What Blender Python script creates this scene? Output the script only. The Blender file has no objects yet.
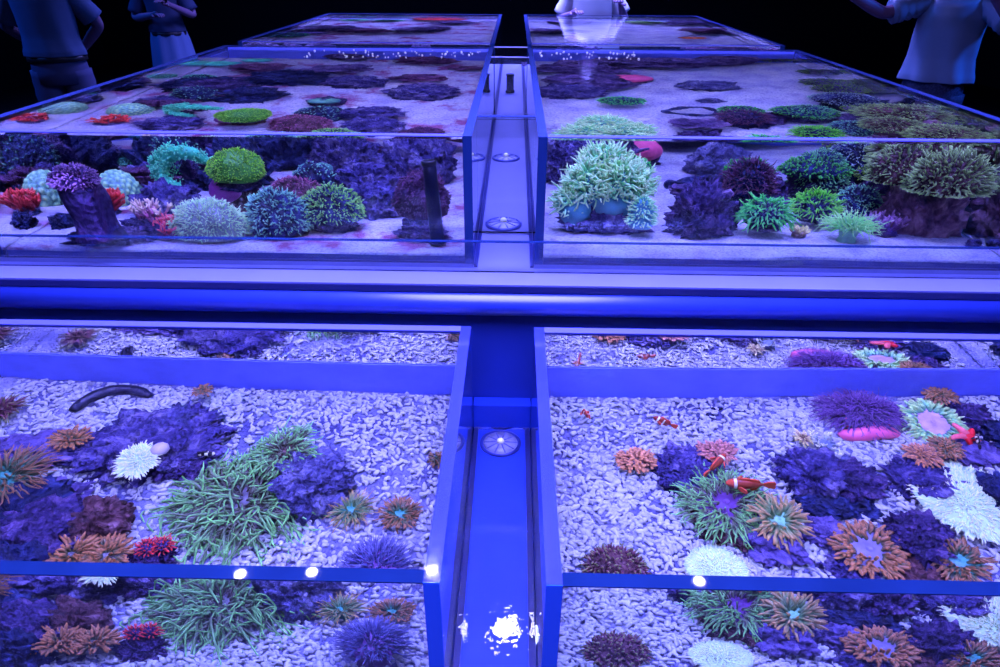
import bpy, bmesh, math, random
import numpy as np
from mathutils import Vector, Matrix, noise as mnoise

scene = bpy.context.scene
COL = scene.collection
PI = math.pi

# ------------------------------------------------------------------ colours
LIGHT = (0.678, 0.600, 2.25)          # tint of the actinic lamps: a grey of 0.45 reads as lilac sand

def lin(v):
    v /= 255.0
    return v / 12.92 if v <= 0.04045 else ((v + 0.055) / 1.055) ** 2.4

def C(r, g, b):
    """Surface colour that reads as this RGB under the blue lamps."""
    return tuple(min(0.92, max(0.012, lin(c) / l)) for c, l in zip((r, g, b), LIGHT)) + (1.0,)

def nodes(name):
    m = bpy.data.materials.new(name)
    m.use_nodes = True
    nt = m.node_tree
    nt.nodes.clear()
    return m, nt, nt.nodes.new, nt.links.new

def bsdf_out(nt, rough=0.6, spec=0.3, metallic=0.0):
    o = nt.nodes.new('ShaderNodeOutputMaterial')
    b = nt.nodes.new('ShaderNodeBsdfPrincipled')
    b.inputs['Roughness'].default_value = rough
    b.inputs['Specular IOR Level'].default_value = spec
    b.inputs['Metallic'].default_value = metallic
    nt.links.new(b.outputs[0], o.inputs[0])
    return b

def ramp(nt, stops, interp='LINEAR'):
    r = nt.nodes.new('ShaderNodeValToRGB')
    r.color_ramp.interpolation = interp
    e = r.color_ramp.elements
    while len(e) < len(stops):
        e.new(0.5)
    for k, (p, c) in enumerate(stops):
        e[k].position = p
        e[k].color = c
    return r

_mats = {}
def plain(name, col, rough=0.5, spec=0.4, metallic=0.0, var=0.0, vscale=20.0, bump=0.0, bscale=60.0):
    if name in _mats:
        return _mats[name]
    m, nt, N, Lk = nodes(name)
    b = bsdf_out(nt, rough, spec, metallic)
    tc = N('ShaderNodeTexCoord')
    n = N('ShaderNodeTexNoise'); n.inputs['Scale'].default_value = vscale; n.inputs['Detail'].default_value = 4
    Lk(tc.outputs['Object'], n.inputs['Vector'])
    lo = tuple(c * (1 - var) for c in col[:3]) + (1,)
    hi = tuple(min(1, c * (1 + var)) for c in col[:3]) + (1,)
    r = ramp(nt, [(0.3, lo), (0.7, hi)])
    Lk(n.outputs['Fac'], r.inputs[0]); Lk(r.outputs[0], b.inputs['Base Color'])
    if bump:
        n2 = N('ShaderNodeTexNoise'); n2.inputs['Scale'].default_value = bscale; n2.inputs['Detail'].default_value = 3
        Lk(tc.outputs['Object'], n2.inputs['Vector'])
        bp = N('ShaderNodeBump'); bp.inputs['Strength'].default_value = bump; bp.inputs['Distance'].default_value = 0.01
        Lk(n2.outputs['Fac'], bp.inputs['Height']); Lk(bp.outputs[0], b.inputs['Normal'])
    _mats[name] = m
    return m

def polyp(name, base, mid, tip, rough=0.45, var=0.25):
    """Colour runs from the root of a tentacle to its tip (mesh attribute «along»)."""
    if name in _mats:
        return _mats[name]
    m, nt, N, Lk = nodes(name)
    b = bsdf_out(nt, rough, 0.35)
    at = N('ShaderNodeAttribute'); at.attribute_name = 'along'
    r = ramp(nt, [(0.0, base), (0.5, mid), (1.0, tip)])
    Lk(at.outputs['Fac'], r.inputs[0])
    tc = N('ShaderNodeTexCoord')
    n = N('ShaderNodeTexNoise'); n.inputs['Scale'].default_value = 38; n.inputs['Detail'].default_value = 2
    Lk(tc.outputs['Object'], n.inputs['Vector'])
    h = N('ShaderNodeHueSaturation')
    mr = N('ShaderNodeMapRange'); mr.inputs[1].default_value = 0.3; mr.inputs[2].default_value = 0.7
    mr.inputs[3].default_value = 1 - var; mr.inputs[4].default_value = 1 + var
    Lk(n.outputs['Fac'], mr.inputs[0]); Lk(mr.outputs[0], h.inputs['Value'])
    Lk(r.outputs[0], h.inputs['Color']); Lk(h.outputs[0], b.inputs['Base Color'])
    _mats[name] = m
    return m

def rocky(name, dark, mid, light, scale=14.0, rough=0.75, bump=0.9):
    """Encrusted live rock: blotches of coralline colour over a pitted surface."""
    if name in _mats:
        return _mats[name]
    m, nt, N, Lk = nodes(name)
    b = bsdf_out(nt, rough, 0.25)
    tc = N('ShaderNodeTexCoord')
    n = N('ShaderNodeTexNoise'); n.inputs['Scale'].default_value = scale; n.inputs['Detail'].default_value = 6
    n.inputs['Roughness'].default_value = 0.7; n.inputs['Distortion'].default_value = 0.6
    Lk(tc.outputs['Object'], n.inputs['Vector'])
    r = ramp(nt, [(0.32, dark), (0.5, mid), (0.66, light)])
    Lk(n.outputs['Fac'], r.inputs[0]); Lk(r.outputs[0], b.inputs['Base Color'])
    v = N('ShaderNodeTexVoronoi'); v.inputs['Scale'].default_value = scale * 5
    Lk(tc.outputs['Object'], v.inputs['Vector'])
    bp = N('ShaderNodeBump'); bp.inputs['Strength'].default_value = bump; bp.inputs['Distance'].default_value = 0.012
    Lk(v.outputs['Distance'], bp.inputs['Height'])
    bp2 = N('ShaderNodeBump'); bp2.inputs['Strength'].default_value = bump; bp2.inputs['Distance'].default_value = 0.03
    Lk(n.outputs['Fac'], bp2.inputs['Height']); Lk(bp.outputs[0], bp2.inputs['Normal'])
    Lk(bp2.outputs[0], b.inputs['Normal'])
    _mats[name] = m
    return m

# ------------------------------------------------------------------ mesh collecting
class MB:
    def __init__(s):
        s.V = []; s.F = []; s.T = []; s.n = 0
    def add(s, V, F, T=None):
        V = np.asarray(V, dtype=float).reshape(-1, 3)
        s.V.append(V)
        o = s.n
        s.F.extend([tuple(int(i) + o for i in f) for f in F])
        s.T.append(np.zeros(len(V)) if T is None else np.asarray(T, dtype=float))
        s.n += len(V)
        return s
    def box(s, x0, y0, z0, x1, y1, z1):
        V = [(x0,y0,z0),(x1,y0,z0),(x1,y1,z0),(x0,y1,z0),(x0,y0,z1),(x1,y0,z1),(x1,y1,z1),(x0,y1,z1)]
        return s.add(V, [(0,3,2,1),(4,5,6,7),(0,1,5,4),(1,2,6,5),(2,3,7,6),(3,0,4,7)])
    def loft(s, rings, close=True, T=None, loop=True):
        """rings: list of equally long lists of points."""
        k = len(rings[0]); V = [p for r in rings for p in r]; F = []
        for i in range(len(rings) - 1):
            for j in range(k if loop else k - 1):
                a = i * k + j; b = i * k + (j + 1) % k
                F.append((a, b, b + k, a + k))
        if close:
            F.append(tuple(range(k))[::-1]); F.append(tuple(range((len(rings)-1)*k, len(rings)*k)))
        if T is not None:
            T = np.repeat(np.asarray(T, dtype=float), k)
        return s.add(V, F, T)
    def lathe(s, prof, seg=28, T=None, c=(0,0,0), wob=None):
        rings = []
        for q, (r, z) in enumerate(prof):
            ring = []
            for j in range(seg):
                a = 2*PI*j/seg
                k = 1.0 if wob is None else 1 + wob(a, q)
                ring.append((c[0] + r*k*math.cos(a), c[1] + r*k*math.sin(a), c[2] + z))
            rings.append(ring)
        return s.loft(rings, True, T)
    def tube(s, path, rad, sides=10, t=None):
        P = np.asarray(path, dtype=float)[None]; R = np.asarray(rad, dtype=float)[None]
        return s.tubes(P, R, sides, None if t is None else np.asarray(t)[None])
    def tubes(s, P, R, sides=5, T=None):
        n, k, _ = P.shape
        tan = np.gradient(P, axis=1); tan /= np.linalg.norm(tan, axis=2, keepdims=True) + 1e-12
        mean = tan.mean(axis=1); ref = np.zeros((n, 3))
        ref[np.arange(n), np.argmin(np.abs(mean), axis=1)] = 1.0
        ref = ref[:, None, :]
        U = ref - tan * (tan * ref).sum(2, keepdims=True); U /= np.linalg.norm(U, axis=2, keepdims=True) + 1e-12
        W = np.cross(tan, U)
        a = np.arange(sides) * 2 * PI / sides
        V = P[:, :, None, :] + R[:, :, None, None] * (np.cos(a)[None, None, :, None] * U[:, :, None, :] + np.sin(a)[None, None, :, None] * W[:, :, None, :])
        if T is None:
            T = np.tile(np.linspace(0, 1, k), (n, 1))
        T = np.repeat(T.reshape(-1), sides)
        i, j, q = np.meshgrid(np.arange(n), np.arange(k - 1), np.arange(sides), indexing='ij')
        b0 = (i * k + j) * sides; q2 = (q + 1) % sides
        F = np.stack([b0 + q, b0 + q2, b0 + sides + q2, b0 + sides + q], -1).reshape(-1, 4)
        F = F.tolist()
        for t in range(n):
            e = (t * k + k - 1) * sides
            F.append(list(range(e, e + sides)))
            e = t * k * sides
            F.append(list(range(e, e + sides))[::-1])
        return s.add(V.reshape(-1, 3), F, T)
    def ball(s, c, r, seg=12, rings=8, t=0.0, disp=None):
        R = []
        for i in range(rings + 1):
            f = PI * i / rings; ring = []
            for j in range(seg):
                a = 2*PI*j/seg
                d = (math.sin(f)*math.cos(a), math.sin(f)*math.sin(a), -math.cos(f))
                k = 1 if disp is None else disp(Vector(d))
                ring.append((c[0] + r[0]*d[0]*k, c[1] + r[1]*d[1]*k, c[2] + r[2]*d[2]*k))
            R.append(ring)
        R[0] = [(c[0] + (p[0]-c[0])*.0 + 1e-5*math.cos(2*PI*j/seg), c[1] + 1e-5*math.sin(2*PI*j/seg), p[2]) for j, p in enumerate(R[0])]
        R[-1] = [(c[0] + 1e-5*math.cos(2*PI*j/seg), c[1] + 1e-5*math.sin(2*PI*j/seg), p[2]) for j, p in enumerate(R[-1])]
        return s.loft(R, True, [t] * (rings + 1))
    def mesh(s, name, smooth=True):
        me = bpy.data.meshes.new(name)
        V = np.concatenate(s.V)
        me.from_pydata(V.tolist(), [], s.F)
        at = me.attributes.new('along', 'FLOAT', 'POINT')
        at.data.foreach_set('value', np.concatenate(s.T).astype(np.float32))
        if smooth:
            me.polygons.foreach_set('use_smooth', [True] * len(me.polygons))
        me.update()
        return me
    def build(s, name, mat, parent=None, smooth=True):
        o = bpy.data.objects.new(name, s.mesh(name, smooth))
        o.data.materials.append(mat)
        COL.objects.link(o)
        if parent is not None:
            o.parent = parent
        return o

def tag(o, label=None, cat=None, group=None, kind=None):
    if label: o['label'] = label
    if cat: o['category'] = cat
    if group: o['group'] = group
    if kind: o['kind'] = kind
    return o

def thing(name, label, cat, loc=(0,0,0), rot=(0,0,0), group=None):
    o = bpy.data.objects.new(name, None); COL.objects.link(o)
    o.empty_display_size = 0.05
    o.location = loc; o.rotation_euler = rot
    return tag(o, label, cat, group)

def copy_tree(src, loc, rotz, label, group=None):
    r = src.copy(); COL.objects.link(r); r.location = loc; r.rotation_euler.z = rotz; r['label'] = label
    if group: r['group'] = group
    def rec(a, b):
        for ch in list(a.children):
            c = ch.copy(); COL.objects.link(c); c.parent = b
            rec(ch, c)
    rec(src, r)
    return r

def fbm(p, oct=3):
    return mnoise.fractal(Vector(p), 0.8, 2.1, oct)

# ------------------------------------------------------------------ living things
def rock_mb(size, seed, sub=5, amp=0.34, freq=2.0, sink=0.35, mb=None, off=(0,0,0)):
    rnd = random.Random(seed)
    so = Vector((rnd.uniform(-50, 50), rnd.uniform(-50, 50), rnd.uniform(-50, 50)))
    bm = bmesh.new(); bmesh.ops.create_icosphere(bm, subdivisions=sub, radius=1.0)
    V = []
    for v in bm.verts:
        d = v.co.normalized()
        k = 1 + amp * fbm(d * freq + so, 4) + 0.55 * amp * (abs(mnoise.noise(d * freq * 3.1 + so)) - .25) + 0.32 * amp * mnoise.noise(d * freq * 7 + so) + 0.22 * amp * mnoise.noise(d * freq * 15 + so)
        k += 0.34 * amp * (0.42 - min(.8, mnoise.voronoi(d * freq * 1.9 + so)[0][0])) * 2.2
        p = d * k
        z = p.z
        if z < -sink: z = -sink + (z + sink) * 0.08
        V.append((p.x * size[0] + off[0], p.y * size[1] + off[1], (z + sink) * size[2] / (1 + sink) + off[2]))
    F = [[v.index for v in f.verts] for f in bm.faces]
    bm.free()
    mb = mb or MB()
    return mb.add(V, F)

def rock(label, pos, size, mat, seed=1, rot=0.0, group=None, parent=None, name='live_rock', **kw):
    size = tuple(s * 0.88 for s in size)
    o = rock_mb(size, seed, **kw).build(name, mat, parent)
    o.location = pos; o.rotation_euler = (0, 0, rot)
    if parent is None:
        tag(o, label, 'rock', group)
    return o

def golden(n, r0, r1, rnd, jit=0.5):
    i = np.arange(n) + 0.5
    rr = np.sqrt(r0*r0 + (r1*r1 - r0*r0) * i / n)
    ph = i * 2.399963 + rnd.uniform(-jit, jit, n) * 0.5
    return rr, ph

PROF = {'taper': lambda s: 1 - 0.78 * s,
        'finger': lambda s: np.where(s < 0.8, 1 - 0.15 * s, 0.88 - 2.6 * (s - 0.8)),
        'bulb': lambda s: np.where(s < 0.75, 0.75 + 0.55 * s, 1.16 - 3.0 * (s - 0.75))}

def tentacles(O, D, L, r, bend, rnd, k=6, sides=5, prof='taper', wig=0.12):
    n = len(O); s = np.linspace(0, 1, k)
    P = O[:, None, :] + D[:, None, :] * (L[:, None] * s)[:, :, None] + bend[:, None, :] * (L[:, None] * s ** 2)[:, :, None]
    w = rnd.normal(0, 1, (n, 3)); ph = rnd.uniform(0, 6.28, n)
    P = P + w[:, None, :] * (L[:, None] * wig * np.sin(s[None] * 4.5 + ph[:, None]) * s[None])[:, :, None]
    R = r[:, None] * PROF[prof](s)[None]
    return P, np.maximum(R, 2e-4)

def anemone(label, pos, R, n, mat, disc_mat, seed=1, tilt=(0,0), disc=0.5, L=0.55, r=0.05, inner=0.35, h=0.35, lean=(0.25, 1.25),
            droop=0.5, k=6, sides=5, prof='taper', wig=0.12, squash=1.0, rot=0.0, group=None, name='sea_anemone', cat='anemone', foot_mat=None, lvar=0.2, dome=0.0):
    """R: radius over the tentacle tips; disc, L, r, inner, h: in units of R."""
    rnd = np.random.default_rng(seed)
    t = thing(name, label, cat, pos, (tilt[0], tilt[1], rot), group)
    Rd = disc * R; H = h * R
    ft = MB().lathe([(Rd*0.62, -0.01*R), (Rd*0.66, 0.02*R), (Rd*0.55, H*0.35), (Rd*0.7, H*0.75), (Rd*0.98, H*0.97), (Rd*0.98, H)],
                    24, wob=lambda a, q: 0.07*math.sin(3*a + q + seed) + 0.04*math.sin(7*a))
    ft.V[0][:, 1] *= squash
    ft.build('foot', foot_mat or disc_mat, t)
    dm = MB().lathe([(Rd*1.0, H-0.01*R), (Rd*1.02, H+0.012*R), (Rd*0.8, H+0.03*R+dome*R*0.36), (Rd*0.45, H+0.025*R+dome*R*0.8), (Rd*0.16, H+0.03*R+dome*R), (Rd*0.1, H+0.055*R+dome*R), (Rd*0.04, H+0.01*R+dome*R), (Rd*0.01, H+dome*R)],
                    32, T=[1, 1, .8, .5, .3, .2, 0, 0], wob=lambda a, q: 0.05*math.sin(4*a + seed) + 0.02*math.sin(9*a+q))
    dm.V[0][:, 1] *= squash
    dm.build('oral_disc', disc_mat, t)
    rr, ph = golden(n, inner, 1.0, rnd)
    out = np.stack([np.cos(ph), np.sin(ph) , np.zeros(n)], 1)
    O = out * (rr * Rd)[:, None]; O[:, 1] *= squash
    O[:, 2] = H + 0.01 * R + dome * R * (1 - rr ** 2)
    u = (rr - inner) / (1 - inner + 1e-9)
    e = lean[0] + (lean[1] - lean[0]) * u + rnd.normal(0, 0.14, n)
    D = out * np.sin(e)[:, None]; D[:, 2] = np.cos(e)
    D += rnd.normal(0, 0.12, (n, 3)); D /= np.linalg.norm(D, axis=1, keepdims=True)
    bend = out * 0.25; bend[:, 2] = -droop * (0.3 + 0.7 * u)
    bend = bend + rnd.normal(0, 0.12, (n, 3))
    LL = L * R * (1 + rnd.uniform(-lvar, lvar, n))
    P, RR = tentacles(O, D, LL, r * R * (1 + rnd.uniform(-.15, .15, n)), bend, rnd, k, sides, prof, wig)
    P[:, :, 2] = np.maximum(P[:, :, 2], 0.012 * R + 0.002)
    MB().tubes(P, RR, sides).build('tentacles', mat, t)
    return t

def dome_coral(label, pos, size, n, mat, core_mat, seed=1, L=0.16, r=0.03, rot=0.0, group=None, prof='finger', bumps=0.12, low=-0.15, sides=4, k=4, wig=0.15, droop=0.15,
               base=None, base_h=0.0, name='polyp_coral', cat='coral', jitter=0.25):
    """A rounded head covered in short polyps; size are half widths and height, L and r in units of size[0]."""
    rnd = np.random.default_rng(seed)
    t = thing(name, label, cat, pos, (0, 0, rot), group)
    so = Vector((seed * 3.1, seed * 1.7, seed * 0.3))
    def k_of(d):
        return 1 + bumps * mnoise.noise(Vector(d) * 2.2 + so) + 0.4 * bumps * mnoise.noise(Vector(d) * 5 + so)
    hz = size[2] - base_h
    core = MB()
    rings = []
    for i in range(15):
        f = PI * 0.5 * (1 - i / 14) - (0.35 if low < 0 else 0) * (1 - i / 14)
        zz = math.sin(PI / 2 * i / 14 * (1 + abs(low)) - PI / 2 * abs(low)) if False else None
        ring = []
        el = -0.32 + (PI / 2 + 0.32) * i / 14
        for j in range(24):
            a = 2 * PI * j / 24
            d = Vector((math.cos(el) * math.cos(a), math.cos(el) * math.sin(a), math.sin(el)))
            kk = k_of(d)
            ring.append((d.x * size[0] * kk, d.y * size[1] * kk, base_h + (max(d.z, -0.3) + 0.3) / 1.3 * hz * kk))
        rings.append(ring)
    core.loft(rings, True)
    core.build('skeleton', core_mat, t)
    if base is not None and base_h > 0:
        rock_mb((size[0] * 0.75, size[1] * 0.75, base_h * 1.25), seed + 5, 4).build('rock_base', base, t)
    i = np.arange(n) + 0.5
    zz = 1 - (1 - low) * i / n
    ph = i * 2.399963
    q = np.sqrt(1 - zz ** 2)
    D = np.stack([q * np.cos(ph), q * np.sin(ph), zz], 1)
    D += rnd.normal(0, 0.05, D.shape); D /= np.linalg.norm(D, axis=1, keepdims=True)
    kk = np.array([k_of(d) for d in D])
    O = np.stack([D[:, 0] * size[0] * kk, D[:, 1] * size[1] * kk, base_h + (np.maximum(D[:, 2], -0.3) + 0.3) / 1.3 * hz * kk], 1)
    N = D / np.array([size[0], size[1], hz])[None]; N /= np.linalg.norm(N, axis=1, keepdims=True)
    N += rnd.normal(0, jitter, N.shape); N /= np.linalg.norm(N, axis=1, keepdims=True)
    bend = rnd.normal(0, 0.15, N.shape); bend[:, 2] -= droop
    LL = L * size[0] * rnd.uniform(0.65, 1.35, n)
    P, RR = tentacles(O - N * 0.02 * size[0], N, LL, r * size[0] * rnd.uniform(.8, 1.2, n), bend, rnd, k, sides, prof, wig)
    P[:, :, 2] = np.maximum(P[:, :, 2], 0.002)
    MB().tubes(P, RR, sides).build('polyps', mat, t)
    return t

def brain_coral(label, pos, size, mat, seed=1, rot=0.0, group=None, foot=None, cells=70):
    t = thing('brain_coral', label, 'coral', pos, (0, 0, rot), group)
    rnd = np.random.default_rng(seed)
    m = 120; i = np.arange(m) + .5
    zz = 1 - 1.2 * i / m; ph = i * 2.399963; q = np.sqrt(np.clip(1 - zz**2, 0, 1))
    S = np.stack([q*np.cos(ph), q*np.sin(ph), zz], 1)[:cells + 50] + rnd.normal(0, .05, (m, 3))
    bm = bmesh.new(); bmesh.ops.create_icosphere(bm, subdivisions=5, radius=1.0)
    X = np.array([v.co[:] for v in bm.verts]); F = [[v.index for v in f.verts] for f in bm.faces]; bm.free()
    dd = np.linalg.norm(X[:, None] - S[None], axis=2); dd.sort(axis=1)
    e = np.clip((dd[:, 1] - dd[:, 0]) / 0.14, 0, 1)
    k = 1 + 0.13 * np.sqrt(e) - 0.05
    P = X * k[:, None]; P[:, 2] = np.maximum(P[:, 2], -0.25) + 0.25
    P *= np.array([size[0], size[1], size[2] / 1.25])
    MB().add(P, F, e).build('coral_head', mat, t)
    if foot is not None:
        rock_mb((size[0]*.7, size[1]*.7, size[2]*.35), seed, 4).build('rock_base', foot, t)
    return t

def lobed_disc(mb, R, seed, zc, cup=0.1, lob=0.22, th=0.012, seg=48, nr=6, squash=1.0, off=(0,0), T0=0.0):
    so = seed * 2.37
    def rad(a):
        p = Vector((math.cos(a) * 1.3 + so, math.sin(a) * 1.3, so * .5))
        p2 = Vector((math.cos(a) * 4 + so, math.sin(a) * 4, so * .5))
        return R * (1 + lob * 1.3 * mnoise.noise(p) + lob * 0.5 * mnoise.noise(p2))
    top = []; bot = []
    for q in range(nr + 1):
        s = q / nr if q else 0.002
        rt = []; rb = []
        for j in range(seg):
            a = 2*PI*j/seg; r = rad(a) * s
            w = 0.05 * R * s * s * math.sin(a * 7 + so) + 0.04 * R * mnoise.noise(Vector((math.cos(a)*s*3, math.sin(a)*s*3, so)))
            x = r*math.cos(a) + off[0]; y = r*math.sin(a)*squash + off[1]; z = zc + cup * R * s * s + w
            rt.append((x, y, z)); rb.append((x*1.0, y, z - th * (1 - 0.6 * s)))
        top.append(rt); bot.append(rb)
    rings = bot + top[::-1]
    T = [s / nr for s in range(nr + 1)] + [s / nr for s in range(nr, -1, -1)]
    mb.loft(rings, True, T)

def plate_coral(label, pos, R, mat, seed=1, tiers=3, squash=0.8, rise=0.18, rot=0.0, group=None, foot=None, spread=0.45, cup=0.12):
    """Tiers of thin ruffled plates, each a part, on a short foot."""
    rnd = random.Random(seed)
    t = thing('plate_coral', label, 'coral', pos, (0, 0, rot), group)
    hs = rise * R
    rock_mb((R * .5, R * .5 * squash, hs * (tiers * .8 + .6)), seed, 3).build('foot', foot or mat, t)
    for k in range(tiers):
        mb = MB()
        a = rnd.uniform(0, 2*PI); d = spread * R * (0.3 if k == 0 else rnd.uniform(.5, 1))
        lobed_disc(mb, R * (0.8 if k == 0 else rnd.uniform(.42, .62)), seed + k * 7, hs * (0.7 + k * 0.75), cup, 0.3, 0.012 + 0.02*R, 48, 6, squash,
                   (d*math.cos(a), d*math.sin(a)*squash))
        mb.build('plate', mat, t)
    return t

def disc_coral(label, pos, R, mat, seed=1, squash=1.0, h=0.3, rot=0.0, group=None, name='disc_coral', ridges=40, foot=None):
    """A single low mushroom-shaped coral with radial ridges, on a short foot."""
    t = thing(name, label, 'coral', pos, (0, 0, rot), group)
    mb = MB(); seg = ridges * 4; rings = []; H = h * R
    prof = [(0.55, 0.0), (0.9, .2), (1.0, .38), (.99, .5), (.9, .72), (.72, .9), (.5, .98), (.3, 1.0), (.12, .96), (.02, .88)]
    for q, (r, z) in enumerate(prof):
        ring = []
        for j in range(seg):
            a = 2*PI*j/seg
            k = R * r * (1 + 0.10 * mnoise.noise(Vector((math.cos(a)*1.5 + seed, math.sin(a)*1.5, seed))))
            rg = 0.05 * (0.5 + 0.5 * math.cos(ridges * a)) * (1 if 3 <= q <= 7 else 0.2) * R
            ring.append((k*math.cos(a), k*math.sin(a)*squash, H*z + rg + 0.01))
        rings.append(ring)
    mb.loft(rings, True, [0, 0, .2, .4, .6, .8, 1, 1, .6, .2])
    mb.build('coral_disc', mat, t)
    rock_mb((R*.6, R*.6*squash, H*.5 + .012), seed, 3).build('foot', foot or mat, t)
    return t

def branch_coral(label, pos, R, mat, seed=1, n=14, depth=3, r=0.09, up=0.8, rot=0.0, group=None, foot=None, name='branching_coral', thick_tip=0.6):
    rnd = random.Random(seed)
    t = thing(name, label, 'coral', pos, (0, 0, rot), group)
    mb = MB()
    def grow(p, d, L, rad, lev):
        pts = [p]; rr = [rad]
        for s in range(3):
            d = (d + Vector((rnd.uniform(-.3, .3), rnd.uniform(-.3, .3), rnd.uniform(-.1, .25)))).normalized()
            p = p + d * L / 3; pts.append(p); rr.append(rad * (1 - .12 * (s + 1)))
        if lev == 0:
            rr[-1] *= thick_tip
        t0 = 1 - (lev + 1) / depth
        mb.tube([q[:] for q in pts], rr, 6, [t0 + (1 / depth) * s / 3 for s in range(4)])
        if lev > 0:
            for c in range(rnd.choice((2, 2, 3))):
                e = (d + Vector((rnd.uniform(-.9, .9), rnd.uniform(-.9, .9), rnd.uniform(-.2, .5)))).normalized()
                grow(p, e, L * rnd.uniform(.6, .85), rad * .78, lev - 1)
    for i in range(n):
        a = 2*PI*i/n + rnd.uniform(-.3, .3); o = rnd.uniform(0, .25) * R
        d = Vector((math.cos(a), math.sin(a), up * rnd.uniform(.6, 1.6))).normalized()
        grow(Vector((o*math.cos(a), o*math.sin(a), 0.05 * R)), d, R * .45, r * R, depth - 1)
    mb.build('branches', mat, t)
    rock_mb((R*.5, R*.5, R*.32), seed, 3).build('foot', foot or mat, t)
    return t

def fish(label, pos, Lf, mat, fin_mat, rot, tilt=0.0, deep=0.42, group=None, name='clownfish'):
    """Nose towards local +X."""
    t = thing(name, label, 'fish', pos, (0, tilt, rot), group)
    prof = [(-.46, .07, .02), (-.38, .10, .035), (-.25, .26, .07), (-.05, .44, .11), (.15, .5, .13), (.3, .42, .12), (.42, .24, .09), (.49, .08, .04)]
    mb = MB(); rings = []; T = []
    for x, hh, ww in prof:
        rings.append([(x*Lf, ww*Lf*math.cos(2*PI*j/14), hh*Lf*deep*math.sin(2*PI*j/14)) for j in range(14)])
        T.append(x + .5)
    # denser rings so that the bands have crisp edges
    R2 = []; T2 = []
    for i in range(len(rings) - 1):
        for s in range(4):
            f = s / 4
            R2.append([tuple(a*(1-f) + b*f for a, b in zip(p, q)) for p, q in zip(rings[i], rings[i+1])]); T2.append(T[i]*(1-f) + T[i+1]*f)
    R2.append(rings[-1]); T2.append(T[-1])
    mb.loft(R2, True, T2).build('body', mat, t)
    def fin(name, pts, th=0.0016, axis='y'):
        m = MB(); k = len(pts)
        A = [(x*Lf, -th, z*Lf) for x, z in pts]; B = [(x*Lf, th, z*Lf) for x, z in pts]
        m.add(A + B, [tuple(range(k)), tuple(range(2*k - 1, k - 1, -1))] + [(i, (i+1) % k, k + (i+1) % k, k + i) for i in range(k)])
        o = m.build(name, fin_mat, t, False)
        return o
    fin('tail_fin', [(-.42, .05), (-.55, .15), (-.68, .17), (-.72, .08), (-.70, 0), (-.72, -.08), (-.68, -.17), (-.55, -.15), (-.42, -.05)])
    fin('dorsal_fin', [(.22, .18), (.12, .27), (0, .28), (-.1, .24), (-.2, .25), (-.3, .2), (-.34, .08), (-.1, .12)])
    fin('anal_fin', [(-.05, -.17), (-.14, -.27), (-.26, -.24), (-.32, -.08)])
    for s in (1, -1):
        o = fin('pectoral_fin', [(0, .03), (-.08, .09), (-.2, .08), (-.24, 0), (-.2, -.08), (-.08, -.08), (0, -.03)])
        o.location = (.2*Lf, s*.115*Lf, -.04*Lf); o.rotation_euler = (0, 0, -s*0.7)
        MB().ball((.37*Lf, s*.085*Lf, .04*Lf), (.032*Lf, .018*Lf, .032*Lf), 10, 6).build('eye', plain('fish_eye', C(12, 12, 40), 0.15), t)
    return t

# ------------------------------------------------------------------ glass, water, ground materials
def glass_mat():
    m, nt, N, Lk = nodes('tank_glass')
    o = N('ShaderNodeOutputMaterial')
    g = N('ShaderNodeBsdfGlass'); g.inputs['IOR'].default_value = 1.47; g.inputs['Roughness'].default_value = 0.0
    g.inputs['Color'].default_value = (0.96, 0.98, 1, 1)
    Lk(g.outputs[0], o.inputs['Surface'])
    v = N('ShaderNodeVolumeAbsorption'); v.inputs['Color'].default_value = (0.25, 0.5, 1, 1); v.inputs['Density'].default_value = 2.2
    Lk(v.outputs[0], o.inputs['Volume'])
    return m
def water_mat(name, strength, scale, dist=0.01):
    m, nt, N, Lk = nodes(name)
    o = N('ShaderNodeOutputMaterial')
    g = N('ShaderNodeBsdfGlass'); g.inputs['IOR'].default_value = 1.33; g.inputs['Roughness'].default_value = 0.0
    Lk(g.outputs[0], o.inputs['Surface'])
    tc = N('ShaderNodeTexCoord')
    n = N('ShaderNodeTexNoise'); n.inputs['Scale'].default_value = scale; n.inputs['Detail'].default_value = 2
    Lk(tc.outputs['Object'], n.inputs['Vector'])
    # ripples live on the level surface only: the sides lie against the glass
    ge = N('ShaderNodeNewGeometry'); sx = N('ShaderNodeSeparateXYZ'); Lk(ge.outputs['Normal'], sx.inputs[0])
    ab = N('ShaderNodeMath'); ab.operation = 'ABSOLUTE'; Lk(sx.outputs['Z'], ab.inputs[0])
    mu = N('ShaderNodeMath'); mu.operation = 'MULTIPLY'; mu.inputs[1].default_value = strength; Lk(ab.outputs[0], mu.inputs[0])
    b = N('ShaderNodeBump'); b.inputs['Distance'].default_value = dist
    Lk(mu.outputs[0], b.inputs['Strength']); Lk(n.outputs['Fac'], b.inputs['Height']); Lk(b.outputs[0], g.inputs['Normal'])
    return m
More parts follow.
